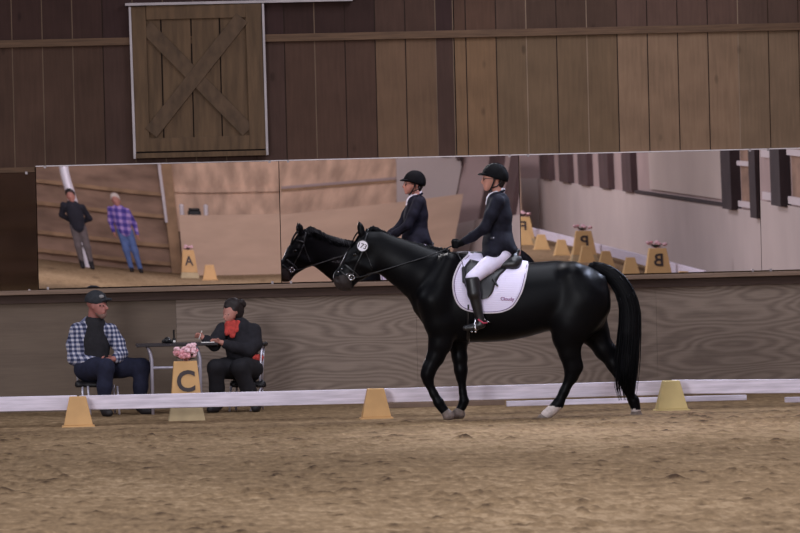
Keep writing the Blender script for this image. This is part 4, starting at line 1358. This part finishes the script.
for s in (1, -1):
    R_ = np.array([[(x, y, s * smooth_l(x, y, 2.9)) for x, y in [a + (b - a) * u for u in np.linspace(0, 1, 11)]] for a, b in zip(FL, FR)])
    n, m_, _ = R_.shape; I = np.arange(n * m_).reshape(n, m_)
    Fq = np.stack([I[:-1, :-1], I[1:, :-1], I[1:, 1:], I[:-1, 1:]], -1).reshape(-1, 4)
    o = link('flap', HF(R_.reshape(-1, 3)), Fq, M['leather_grey'], saddle, True)
    sd = o.modifiers.new('thick', 'SOLIDIFY'); sd.thickness = 0.008
    blob('knee_block', HF, [[(463.8, 268, s * (smooth_l(464, 268, 3.4)), 2.0), (464.6, 281, s * (smooth_l(464, 281, 3.4)), 2.2)]], M['leather'], saddle, h=0.6, k=1, smooth=1)
    blob('girth_strap', HF, [[(493, 279, s * smooth_l(493, 279, 3.2), 1.3), (497.5, 285.5, s * smooth_l(497, 285, 3.2), 1.0)]], M['leather'], saddle, h=0.5, k=1, smooth=1)
    sl_ = 34.5
    mb = MB(); ftube(mb, HF, [(477, 268, s * smooth_l(477, 268, 3.4)), (474.5, 290, s * 38.5), (475.2, 312, s * 38.6), (475.5, 318, s * 37)], 0.7, 6, flat=1.0); mb.link('stirrup_leather', M['leather'], saddle, smooth=True)
    mb = MB()
    arch = [(475.6 + 0.6, 329.5, s * (sl_ - 6.5)), (475.2, 326, s * (sl_ - 6.3)), (475.4, 320.5, s * (sl_ - 3)), (475.6, 318, s * (sl_ + 0.6)), (475.4, 320.5, s * (sl_ + 4)), (475.2, 326, s * (sl_ + 6)), (476.2, 329.5, s * (sl_ + 6))]
    ftube(mb, HF, spline(arch, 4), 1.05, 8)
    ftube(mb, HF, [(475.8, 331, s * (sl_ - 6.6)), (475.8, 331, s * (sl_ + 6.2))], [1.1, 1.1], 8)
    ftube(mb, HF, [(472, 331, s * (sl_ - 5)), (472, 331, s * (sl_ + 5))], 0.8, 8)
    mb.link('stirrup_iron', M['steel'], saddle, smooth=True)
gir = MB()
loop = []
for a in np.linspace(0, TAU, 41):
    y = 316 + 27.5 * -math.cos(a) if False else 304 + 41.0 * math.cos(a)
    x = 468.5
    loop.append((x, y, 31.0 * math.sin(a)))
loop = [(468.5, y, (1 if q >= 0 else -1) * (min(abs(q), 60))) for _, y, q in loop if y > 302]
gl = []
for s in (1, -1):
    for y in (np.arange(304, 342, 2.5) if s == 1 else np.arange(341.5, 303, -2.5)):
        lv = hf.top_l(468.5, y)
        if lv is not None: gl.append((468.5, float(y), s * (lv + 0.5)))
        if s == 1 and y > 340: gl.append((468.5, 342.8, 0))
ftube(gir, HF, gl, 1.6, 6); gir.link('girth', M['leather'], saddle, smooth=True)

# ================================================================== the rider
rider = thing('person', HF((498, 262, 0)), 'rider in navy jacket, white breeches, tall black boots and black helmet on the horse', 'person')
R1 = dict(h=0.7, k=2.2)
head = [[(495, 175, 0, 9.6, 0.80), (490.5, 179.5, 0, 8.2, 0.80), (488.6, 184.5, 0, 5.6, 0.88), (487.8, 187.8, 0, 3.4, 1.0)],
        [(483.4, 178.5, 0, 1.0), (481.9, 182.0, 0, 1.25, 0.9), (483.2, 183.2, 0, 1.3)], [(484.2, 186.4, 0, 1.3, 1.5)], [(485.8, 189.6, 0, 1.9, 1.2)],
        [(496.5, 184, 0, 5.2), (499, 199, 0, 5.6)]]
ears = [[(497, 180, s * 7.4, 1.5, 0.5), (497.2, 183, s * 7.2, 1.1, 0.5)] for s in (1, -1)]
torso = [[(498.5, 204, 0, 9.8, 1.45), (499, 217, 0, 11.3, 1.25), (499.5, 232, 0, 10.3, 1.15), (500.5, 246, 0, 11.3, 1.3), (502, 253, 0, 10.5, 1.4)]]
arms = {}
for s in (1, -1):
    arms[s] = [(497.5, 201.5, s * 16.5, 6.4), (491, 215, s * 20, 5.6), (484.5, 228.5, s * 21.5, 4.9), (473, 236.5, s * 16.5, 4.1), (462, 242.6, s * 11, 3.2)]
legs = {}
for s in (1, -1):
    legs[s] = [[(502, 255, s * 11, 9.2), (487, 266, s * 22.5, 7.6), (472.5, 277.8, s * 33.2, 6.3)], [(472.5, 277.8, s * 33.2, 6.4), (474.5, 293, s * 36, 5.8), (479, 314, s * 35, 4.0)],
               [(480.5, 318, s * 35, 3.8), (481.5, 323.5, s * 35, 3.4), (474, 326.5, s * 36, 3.2), (466, 327.4, s * 36.5, 2.7)]]


def fist(s, grow=0.0):
    w = (462, 242.6, s * 11)
    c = [[(461.5, 242.8, s * 11, 3.0), (457.2, 244.4, s * 9.4, 3.4, 0.8)]]
    for i in range(4):
        y = 241.6 + 1.75 * i; x = 454.6 + 0.35 * abs(i - 1)
        c.append([(457, y + 0.3, s * 11.3, 1.3), (453.8 + 0.3 * i, y, s * 11.0, 1.12), (452.4 + 0.35 * i, y + 0.2, s * 9.2, 1.02), (453.6 + 0.3 * i, y + 0.4, s * 7.6, 0.95), (455.6, y + 0.4, s * 7.4, 0.85)])
    c.append([(459, 241.4, s * 8.6, 1.5), (456, 240.2, s * 8.2, 1.2), (453, 239.9, s * 9.0, 0.95)])
    return c


body = head + ears + torso + [arms[1], arms[-1]] + sum(legs.values(), []) + fist(1) + fist(-1)
blob('body', HF, body, M['skin'], rider, h=0.7, k=1.6, grow=-0.35)
jk = [[(498, 203, 0, 11.3, 1.45), (498, 217, 0, 13.3, 1.25), (498.3, 231, 0, 12.6, 1.2), (497, 243, 0, 13.8, 1.5), (493.8, 252.5, 0, 11.5, 2.3)],
      [(504, 243, 0, 11.5, 1.7), (511.5, 250, 0, 5.8, 3.0)]] + [arms[1][:4] + [(466, 240.4, 13.2, 3.7)], arms[-1][:4] + [(466, 240.4, -13.2, 3.7)]]
f = field_for(jk, 0.7, 3.0, grow=0.5, subs=[[(486, 187, 0, 5.5, 0.8), (484.5, 202, 0, 3.0, 0.9)]], cuts=[((493, 258.5, 0), (0.03, 1, 0))])
jacket = field_link('jacket', f, HF, M['jacket'], rider, 2)
for s in (1, -1):
    mb = MB(); ftube(mb, HF, spline([(504.5, 190.6, s * 3.2), (499.5, 192.6, s * 6.6), (493, 197.5, s * 6.8), (488.0, 204.5, s * 4.8), (486.6, 211, s * 2)], 4), [1.3] * 8 + [1.2] * 9, 6); mb.link('lapel', M['jacket'], jacket, smooth=True)
for x, y in ((491.3, 238.3), (493.6, 238.0)):
    lv = f.top_l(x, y)
    mb = MB(); mb.ball(HF((x, y, (lv or 15) + 0.2)), 0.7 * HF.s, 8, 6); mb.link('button', M['steel'], jacket, smooth=True)
for k in range(3):
    mb = MB(); mb.ball(HF((511.6, 214 + 6 * k, 2)), 0.8 * HF.s, 8, 6); mb.link('button', M['leather'], jacket, smooth=True)
blob('stock_tie', HF, [[(501.5, 191, 0, 3.8), (497.5, 192.6, 0, 5.4)], [(492.5, 194.5, 0, 4.2, 1.1), (488.8, 198.2, 0, 2.2, 1.3), (487.0, 204, 0, 1.7, 1.3)]], M['white_cloth'], rider, h=0.6, k=1.5, cuts=[((497, 190.0, 0), (-0.45, -1, 0))])
br = [[(500, 247, 0, 11, 1.3), (502.5, 253, 0, 10.6, 1.4)]] + [legs[1][0], legs[-1][0]]
blob('breeches', HF, br, M['breech'], rider, h=0.7, k=3, grow=0.6)
for s in (1, -1):
    bt = [legs[s][1], legs[s][2], [(472.2, 279.5, s * 33.6, 6.8), (474.5, 293, s * 36, 6.2)]]
    bo = field_for(bt, 0.6, 1.8, grow=0.55, cuts=[((473, 276.5, s * 33), (-0.15, -1, 0)), ((474, 329.9, 0), (0, 1, 0))])
    boot = field_link('boot', bo, HF, M['leather'], rider, 1)
    mb = MB(); ftube(mb, HF, [(484.5, 318.5, s * 38.2), (486.4, 320.5, s * 35), (484.5, 318.5, s * 31.6)], 0.5, 6); ftube(mb, HF, [(486.4, 320.5, s * 35), (490, 321.5, s * 35)], 0.5, 6); mb.link('spur', M['steel'], boot, smooth=True)
    mb = MB(); ftube(mb, HF, [(478, 318.5, s * 39.4), (483.5, 322.3, s * 38.9), (487.2, 322, s * 36.0)], 1.0, 6); mb.link('spur_strap', M['red_strap'], boot, smooth=True)
    blob('glove', HF, fist(s) + [[(466, 240.4, s * 13.2, 3.5), (461.5, 242.8, s * 11, 3.3)]], M['helmet'], rider, h=0.45, k=0.9, grow=0.1)
hm = field_for([], 0.6, 1.2, ells=[((495, 176, 0), (13.3, 13.2, 10.8)), ((500, 177.5, 0), (8.6, 9.6, 10.2))], cuts=[((493.5, 178.3, 0), (-0.30, 1, 0)), ((482, 178, 0), (-1, 0.6, 0))])
helmet = field_link('helmet', hm, HF, M['helmet'], rider, 1)
pk = field_for([], 0.5, 1.0, ells=[((486, 174.8, 0), (8.4, 2.4, 8.4))], cuts=[((486, 175.7, 0), (-0.05, 1, 0)), ((489.5, 174, 0), (1, 0, 0))])
field_link('peak', pk, HF, M['helmet'], helmet, 1)
for s in (1, -1):
    mb = MB(); ftube(mb, HF, spline([(494.4, 177, s * 8.9), (493.8, 182, s * 8.2), (491.5, 187.6, s * 6.2), (489.6, 191.2, s * 2.6), (489.0, 191.7, 0)], 4), 0.85, 6); ftube(mb, HF, [(500.5, 182.5, s * 7.8), (497, 186.5, s * 7.4), (491.5, 188, s * 6.2)], 0.7, 6)
    mb.link('chin_strap', M['leather'], helmet, smooth=True)
blob('hair', HF, [[(502, 180, 0, 4.6, 1.4), (500.5, 185.5, 0, 3.2, 1.6)]], M['brown_hair'], rider, h=0.6, k=1)
gl_ = thing('glasses', HF((484, 179, 0)), 'thin dark glasses worn by the rider', 'glasses')
for s in (1, -1):
    mb = MB(); ftube(mb, HF, [(483.8 - 0.3 * math.cos(a), 179.2 + 1.7 * math.sin(a), s * (3.6 + 2.5 * math.cos(a))) for a in np.linspace(0, TAU, 15)], 0.32, 6); mb.link('rim', M['black_plastic'], gl_, smooth=True)
    mb = MB(); ftube(mb, HF, [(484.2, 178.6, s * 6.0), (490, 178.8, s * 7.0), (497, 179.5, s * 8.2)], 0.32, 6); mb.link('temple', M['black_plastic'], gl_, smooth=True)
    mb = MB(); mb.ball(HF((485.0, 179.3, s * 3.6)), 1.1 * HF.s, 8, 6); mb.link('eye', M['eye'], rider, smooth=True)
mb = MB(); ftube(mb, HF, [(483.5, 178.9, 1.2), (483.5, 178.9, -1.2)], 0.3, 6); mb.link('bridge', M['black_plastic'], gl_)

# ================================================================== the officials at their table
MF = Frame(100, 380, -1.25)
man = thing('person', MF((100, MF.gy(100, 0), 0)), 'person in grey cap, plaid shirt and jeans sitting on a chair left of the table', 'person')
g1 = MF.gy(106, 38) ; g2 = MF.gy(143, 18)
mhead = [[(96, 301.5, 3.5, 9.8, 0.92), (98.5, 306, 6, 8.4, 0.9), (100.5, 311, 8, 6.2, 0.9), (101.5, 314.5, 9, 3.8)], [(104.6, 304.5, 12.2, 1.2), (107.0, 308.2, 13.0, 1.6), (105, 309.4, 12.4, 1.4)],
         [(104, 312.2, 12.2, 1.6, 1.2)], [(94.5, 311, 2, 6.2), (94, 322, 1, 6.8)], [(92.5, 305, 11.5, 1.8, 0.6), (92.6, 308, 11.4, 1.4, 0.6)]]
mtorso = [[(93.5, 330, 0, 12.5, 0.95), (93, 345, 1, 14.5, 0.9), (92.5, 360, 2, 14.5, 0.95), (92, 369, 2, 13, 1.1)]]
marm = [[(77.5, 330.5, 1, 7.2), (73.5, 345, 1, 6.2), (74, 358.5, 4, 5.4), (88, 361.5, 15, 4.4), (99, 360.5, 22, 3.4)],
        [(110, 331, 4, 7.2), (118, 343, 6, 6.0), (121.5, 353.5, 10, 5.2), (118, 357, 18, 4.2), (113.5, 358.5, 24, 3.3)]]
mhand = hand((99.5, 360.6, 22.5), (1, -0.12, 0.25), (0.1, -0.8, 0.6), 0.9, 0.45) + hand((113, 358.6, 24.5), (-0.8, 0.15, 0.5), (0, -1, 0.1), 0.9, 0.55)
mleg = [[[(85, 369, 6, 10.5), (96, 367.5, 22, 9.6), (106, 366, 38, 7.6)], [(106, 366, 38, 7.4), (104.5, 385, 38, 6.6), (104, 405, 37, 4.8)]],
        [[(99, 369, 5, 10.5), (121, 367, 10, 9.4), (141.5, 366.5, 15, 7.8)], [(141.5, 366.5, 15, 7.6), (140.5, 386, 15, 6.4), (139.5, 404.5, 15, 4.8)]]]
mfoot = [[(104.5, g1 - 7, 38, 4.2), (106, g1 - 4, 44, 4.0), (109, g1 - 3.4, 52, 3.3)], [(140, g2 - 7, 15, 4.2), (144, g2 - 4, 18, 4.0), (150, g2 - 3.4, 22, 3.3)]]
blob('body', MF, mhead + mtorso + marm + mhand + mleg[0] + mleg[1] + mfoot, M['skin_red'], man, h=0.75, k=1.5, grow=-0.3)
blob('t_shirt', MF, [[(94, 326.5, 1.5, 11.5, 1.0), (94, 345, 3, 14.6, 0.92), (93.5, 364, 4, 14.8, 0.95)]], M['tee'], man, h=0.9, k=3, grow=0.8, subs=[[(94.5, 314, 1.5, 6.8), (94.5, 320, 3, 6.0)]])
blob('plaid_shirt', MF, [[(93, 329, -1, 13.5, 1.0), (92.5, 346, 0, 16.0, 0.95), (91.5, 362, 0, 16.5, 0.98)], marm[0][:4] + [(93, 361.3, 18.5, 4.6)], marm[1][:4] + [(116, 357.8, 20.5, 4.3)]], M['plaid'], man, h=0.9, k=3, grow=0.9,
     subs=[[(97.5, 316, 6, 6.6), (99.5, 322, 15, 5.8), (103.5, 340, 21, 6.6), (105.5, 364, 23, 8.0), (106, 376, 23, 9)], [(94, 312, 1, 8.5)]])
blob('jeans', MF, [[(92, 365, 2, 13.4, 1.1), (92.5, 370, 3, 13, 1.2)]] + mleg[0] + mleg[1], M['jeans'], man, h=0.9, k=3, grow=0.9)
for c in mfoot: blob('shoe', MF, [c], M['shoe'], man, h=0.7, k=1.5, grow=0.7, cuts=[((0, (g1 if c[0][0] < 120 else g2) - 0.2, 0), (0, 1, 0))])
blob('beard', MF, [[(98, 312.5, 9.8, 3.0, 0.8), (102.5, 315.3, 10.2, 3.2, 0.9), (105, 313.6, 9.6, 2.0)]], M['beard'], man, h=0.6, k=1.2)
capf = field_for([], 0.7, 1.2, ells=[((95.8, 300.5, 3.5), (11.4, 10.6, 10.6))], cuts=[((96, 302.8, 3), (-0.12, 1, -0.1))])
cap = field_link('cap', capf, MF, M['cap'], man, 1)
blob('cap_peak', MF, [[(101, 300.6, 8.0, 2.8, 2.0), (106.5, 299.4, 10.5, 1.7, 2.8), (111, 299.2, 11.6, 1.1, 2.6)]], M['cap'], cap, h=0.5, k=1)
mb = MB(); mb.ball(MF((101.5, 296.2, 12.6)), 2.6 * MF.s, 10, 6, (1, 0.25, 0.7)); mb.link('badge', M['cap_badge'], cap, smooth=True)
for q in ((103.2, 305.6, 12.0), (100, 305.5, 13.2)):
    mb = MB(); mb.ball(MF(q), 0.9 * MF.s, 8, 6); mb.link('eye', M['eye'], man, smooth=True)

# ---- the writing woman
WF = Frame(235, 375, -1.3)
woman = thing('person', WF((240, WF.gy(240, 0), 0)), 'person in black jacket and red scarf writing at the right end of the table', 'person')
g3 = WF.gy(218, 22); g4 = WF.gy(258, 20)
whead = [[(232.5, 308.5, 1, 8.8, 0.92), (230.5, 312.5, 4.5, 7.6, 0.92), (229, 317, 6.5, 5.4), (228, 320.5, 7.5, 3.4)], [(225.2, 314, 9.6, 1.0), (223.8, 317.2, 10.4, 1.35)], [(225.2, 319.6, 9.8, 1.3)], [(234, 316, -1, 5.6), (237, 326, -2, 6.2)]]
wtorso = [[(238.5, 332, 0, 12, 1.0), (241, 346, 0, 13.6, 0.95), (244, 360, 0, 14, 1.0), (246, 368, 0, 13.5, 1.1)]]
warm = [[(223, 329.5, 6, 6.6), (217.5, 338, 14, 5.8), (214.5, 344.5, 20, 5.0), (209, 341, 25, 4.0), (204, 337.6, 27.5, 3.0)],
        [(253.5, 331, 2, 7.2), (255, 344, 7, 6.2), (248, 350.5, 15, 5.4), (234, 346.5, 24, 4.4), (222, 342.2, 28, 3.1)]]
whand = hand((204, 337.4, 27.5), (-0.75, -0.35, 0.1), (0.2, -0.9, 0.4), 0.85, 0.75) + hand((221.5, 342, 28), (-1, -0.25, 0.05), (0, -0.85, 0.5), 0.85, 0.35)
wleg = [[[(238, 369, 5, 10.5), (226, 367.5, 18, 9.4), (216, 367, 30, 7.6)], [(216, 367, 30, 7.6), (217, 388, 26, 6.6), (217.5, 404, 22, 4.9)]],
        [[(252, 369, 5, 10.5), (245, 367.5, 18, 9.6), (239.5, 367, 31, 7.8)], [(239.5, 367, 31, 7.6), (248, 388, 26, 6.6), (256, 404, 21, 4.9)]]]
wfoot = [[(218, g3 - 7, 22, 4.2), (215, g3 - 4, 26, 4.0), (210.5, g3 - 3.4, 31, 3.2)], [(256.5, g4 - 7, 20, 4.2), (256, g4 - 4, 26, 4.0), (255, g4 - 3.4, 33, 3.3)]]
blob('body', WF, whead + wtorso + warm + whand + wleg[0] + wleg[1] + wfoot, M['skin2'], woman, h=0.7, k=1.4, grow=-0.3)
blob('jacket', WF, [[(238.5, 330, -1, 12.5, 1.1), (241, 345, -1, 14.6, 1.0), (243, 359, 0, 15.2, 1.05)], warm[0][:4] + [(206, 338.8, 26.4, 3.8)], warm[1][:4] + [(226, 343.6, 26.6, 4.0)]], M['fleece'], woman, h=0.8, k=3, grow=0.9,
     subs=[[(229, 319, 8, 6.5), (230, 326, 12, 4.5)]])
blob('trousers', WF, [[(244, 366, 2, 13.6, 1.15), (246, 370, 3, 13.2, 1.2)]] + wleg[0] + wleg[1], M['trousers'], woman, h=0.8, k=3, grow=0.9)
blob('scarf', WF, [[(240, 321.5, 4, 3.2), (234, 324.5, 8.5, 3.4), (227.5, 325, 10.5, 3.0)], [(228.5, 324, 11.5, 3.6, 0.9), (226.8, 333, 15, 2.6, 0.7)], [(233.5, 323.5, 11, 4.0, 0.9), (232.5, 335, 15.5, 3.0, 0.7)], [(238, 323, 9, 3, 0.9), (236.5, 330, 13.5, 2.2, 0.7)]], M['red_cloth'], woman, h=0.6, k=1.2)
blob('hair', WF, [[(233, 307, 0.5, 9.5, 0.98), (236, 310.5, -1, 8.4, 1.0), (237.5, 315, 0, 5.4, 1.1)], [(229, 304.6, 5.0, 5.4, 1.0), (227.2, 306.6, 7.0, 2.6)], [(233, 310, 8.0, 3.2, 0.9), (235, 315, 6.5, 2.4)]], M['brown_hair'], woman, h=0.7, k=1.5,
     subs=[[(226.5, 318.5, 12, 4.6), (224, 321, 9, 4.4)]])
for q in ((225.6, 314.2, 9.9), (228.4, 314.6, 11.2)):
    mb = MB(); mb.ball(WF(q), 0.8 * WF.s, 8, 6, (1, 1, 0.6)); mb.link('eye', M['eye'], woman, smooth=True)
blob('hair_bun', WF, [[(241.2, 302.4, 0, 3.9), (243, 304.5, -0.5, 3.4)]], M['brown_hair'], woman, h=0.6, k=1.2)
blob('red_hem', WF, [[(252, 357.5, 11.5, 4.0, 0.7), (259.5, 358, 4, 3.8, 0.7), (260.5, 357.5, -3, 3.5, 0.8)]], M['red_cloth'], woman, h=0.7, k=1.5)
for c, g in zip(wfoot, (g3, g4)): blob('shoe', WF, [c], M['shoe'], woman, h=0.7, k=1.5, grow=0.7, cuts=[((0, g - 0.2, 0), (0, 1, 0))])


def chair(fr, cx, cl, seat_y, legs_, back, label, seatw=19):
    """tube chair: seat pad, four legs, optional back"""
    t = thing('metal_chair', fr((cx, fr.gy(cx, cl), cl)), label, 'chair', 'chairs of the officials')
    f = field_for([[(cx - seatw + 5, seat_y, cl - 12, 3.0), (cx + seatw - 5, seat_y, cl - 12, 3.0)], [(cx - seatw + 5, seat_y, cl + 12, 3.0), (cx + seatw - 5, seat_y, cl + 12, 3.0)],
                   [(cx - seatw + 5, seat_y, cl - 12, 3.0), (cx - seatw + 5, seat_y, cl + 12, 3.0)], [(cx + seatw - 5, seat_y, cl - 12, 3.0), (cx + seatw - 5, seat_y, cl + 12, 3.0)],
                   [(cx - seatw + 10, seat_y, cl - 5, 3.0), (cx + seatw - 10, seat_y, cl - 5, 3.0)], [(cx - seatw + 10, seat_y, cl + 5, 3.0), (cx + seatw - 10, seat_y, cl + 5, 3.0)]], 0.9, 5, cuts=[((0, seat_y + 2.4, 0), (0, 1, 0))])
    field_link('seat', f, fr, M['seat_black'], t, 1)
    for (xt, lt, xb, lb) in legs_:
        mb = MB(); ftube(mb, fr, [(xt, seat_y + 1, lt), (xt + (xb - xt) * 0.5, (seat_y + fr.gy(xb, lb)) / 2, lt + (lb - lt) * 0.5), (xb, fr.gy(xb, lb, 0.006), lb)], 1.15, 8)
        mb.link('leg', M['chrome'], t, smooth=True)
    if back:
        for pts in back['posts']:
            mb = MB(); ftube(mb, fr, pts, 1.15, 8); mb.link('back_post', M['chrome'], t, smooth=True)
        blob('backrest', fr, back['rest'], M['seat_black'], t, h=0.7, k=1.5)
    return t


chair(MF, 92, 2, 384.5, [(82.5, 16, 83.5, 17), (88, 17, 90.5, 20), (113.5, -10, 115, -11), (117, 16, 119.5, 18)], dict(posts=[[(78, 384, -11), (75.5, 360, -15), (75, 345, -16.5)], [(106, 384, -12), (105, 360, -16), (105, 345, -17.5)]], rest=[[(76, 343, -17, 3), (90, 343, -19.5, 3), (104, 343, -18.5, 3)], [(76, 350, -17, 3), (90, 350, -19.5, 3), (104, 350, -18.5, 3)]]), 'metal chair with black seat under the person in the plaid shirt', 18)
chair(WF, 248, 0, 384.5, [(231, 14, 229.5, 16), (262, 13, 250.5, 18), (237, -12, 236, -13), (262, -11, 263, -13)], dict(posts=[[(260, 384, 10), (260.6, 362, 8), (261.5, 346, 6)], [(262, 384, -11), (263, 362, -13), (264, 346, -14)]], rest=[[(263.5, 344, 8, 1.8), (265.5, 344, -4, 2.2), (265.5, 344.5, -15, 1.8)]]), 'metal chair with black back under the person writing')

# ---- table and what lies on it
TF = Frame(177, 378, -1.55)
ZT = TF((177, 343.2, 0))[2]
tl0, tl1 = TF((136, 343.5, 0)), TF((217.5, 343.5, 0))
table = thing('folding_table', ((tl0[0] + tl1[0]) / 2, -1.5, 0), 'dark topped folding table with grey metal legs between two seated people', 'table')
MB().box(tl0[0], tl1[0], -1.75, -1.18, ZT - 0.028, ZT).link('table_top', M['table_top'], table, bevel=0.006)
for px in (151.5, 199.7):
    x = TF((px, 360, 0))[0]
    mb = MB()
    pts = [(x - 0.04, -1.68, ZT - 0.03), (x - 0.015, -1.68, ZT - 0.09), (x, -1.68, ZT - 0.16), (x, -1.68, 0.004)]
    mb.tube(pts, 0.017, 8); mb.link('leg', M['table_leg'], table, smooth=True)
    pts = [(q[0], -1.26, q[2]) for q in pts]
    mb = MB(); mb.tube(pts, 0.017, 8); mb.link('leg', M['table_leg'], table, smooth=True)
    mb = MB(); mb.tube([(x, -1.68, 0.07), (x, -1.26, 0.07)], 0.012, 8); mb.link('foot_bar', M['table_leg'], table, smooth=True)
x0, x1 = TF((151.5, 360, 0))[0], TF((199.7, 360, 0))[0]
zb = TF((175, 367, 0))[2]
mb = MB(); mb.tube([(x0, -1.68, zb), (x1, -1.68, zb)], 0.014, 8); mb.link('cross_bar', M['table_leg'], table, smooth=True)
def tx(px): return TF((px, 343, 0))[0]
rd = thing('handheld_radio', (tx(174.3), -1.5, ZT), 'black two way radio with antenna standing on the table', 'radio')
MB().box(tx(172.6), tx(176), -1.52, -1.48, ZT, ZT + 0.055).link('body', M['black_plastic'], rd, bevel=0.004)
mb = MB(); mb.tube([(tx(174.2), -1.5, ZT + 0.055), (tx(174.2), -1.5, ZT + 0.14)], 0.009, 8); mb.link('antenna', M['black_plastic'], rd)
MB().box(tx(173.3), tx(175.6), -1.524, -1.5205, ZT + 0.01, ZT + 0.03).link('screen', M['paper'], rd)
bg = thing('small_bag', (tx(167.5), -1.5, ZT), 'small black pouch lying on the table beside the radio', 'bag')
f = field_for([[(163.5, 341, 0, 2.0), (167, 340, 0, 3.0), (171, 341, 0, 2.2)], [(167.5, 338.5, 0, 1.6)]], 0.5, 2, cuts=[((0, 342.6, 0), (0, 1, 0))])
TB = Frame(177, 378, -1.5); dz = ZT - TB((167, 342.6, 0))[2]
TB.o = TB.o + np.array([0, 0, dz + 0.001])
field_link('pouch_body', f, TB, M['black_plastic'], bg, 1)
mb = MB(); mb.ball(TB((169.5, 338.8, 2.2)), 0.009, 8, 6); mb.link('clasp', M['steel'], bg)
tag(MB().box(tx(201), tx(214), -1.72, -1.50, ZT + 0.001, ZT + 0.008).link('score_sheet', M['paper'], None, loc=(tx(207), -1.6, ZT)), 'white score sheet on the table under the writing hand', 'paper')
pn = MB(); pn.tube(WF([(199.0, 338.5, 29.5), (202.2, 330.0, 30.5)]), 0.005, 8)
tag(pn.link('pen', M['paper'], None, loc=WF((200, 338, 29.5))), 'white pen held upright in the writing hand', 'pen')

# ================================================================== light
def area(name, loc, target, sx, sy, power, color):
    L = bpy.data.lights.new(name, 'AREA'); L.shape = 'RECTANGLE'; L.size = sx; L.size_y = sy; L.energy = power; L.color = color
    o = bpy.data.objects.new(name, L); COL.objects.link(o); o.location = loc
    o.rotation_euler = (Vector(target) - Vector(loc)).to_track_quat('-Z', 'Y').to_euler()
    return o


for i, y in enumerate((-6, -19, -32, -45, -58)):
    for x in (-6, 5.5):
        area('roof_light', (x, y, 7.0), (x, y, 0), 3.0, 7.0, 420, (0.93, 0.965, 1.08))
area('roof_light', (9.0, -60.5, 7.0), (9.4, -64, 0), 2.0, 3.0, 90, (0.93, 0.965, 1.08))  # extra fill, added to brighten the pale far corner
area('key_opening', (-7.5, -34, 5.6), (3.0, 0, 1.3), 5.0, 3.0, 2600, (0.96, 0.97, 1.03))
area('far_opening', (2, -48, 6.6), (6.0, -66, 1.5), 8.0, 2.0, 1250, (0.96, 0.97, 1.03))
sk = area('skylight', (8.9, -1.7, 6.2), (5.75, -5.05, 1.5), 1.3, 1.3, 34, (0.80, 0.90, 1.2)); sk.data.spread = math.radians(50)
wl = area('rider_fill', (2.6, -0.7, 5.6), (4.7, -5.0, 2.3), 0.8, 0.8, 18, (1.0, 0.97, 1.0)); wl.data.spread = math.radians(45)  # unseen fill, added to lift the wall side of the rider
w = bpy.data.worlds.new('World'); scn.world = w; w.use_nodes = True
w.node_tree.nodes['Background'].inputs[0].default_value = (0.6, 0.6, 0.7, 1); w.node_tree.nodes['Background'].inputs[1].default_value = 0.3

cam = bpy.data.cameras.new('Camera'); co = bpy.data.objects.new('Camera', cam); COL.objects.link(co)
cam.sensor_width = 36.0; cam.lens = FPX / 800.0 * 36.0; cam.clip_end = 500; cam.clip_start = 0.1
from mathutils import Matrix
co.matrix_world = Matrix(((Rt[0], Up[0], -Fw[0], CAM[0]), (Rt[1], Up[1], -Fw[1], CAM[1]), (Rt[2], Up[2], -Fw[2], CAM[2]), (0, 0, 0, 1)))
cam.dof.use_dof = True; cam.dof.focus_distance = 51.3; cam.dof.aperture_fstop = 7.0
scn.camera = co
scn.view_settings.view_transform = 'Standard'
scn.view_settings.look = 'None'
scn.view_settings.exposure = 0.0
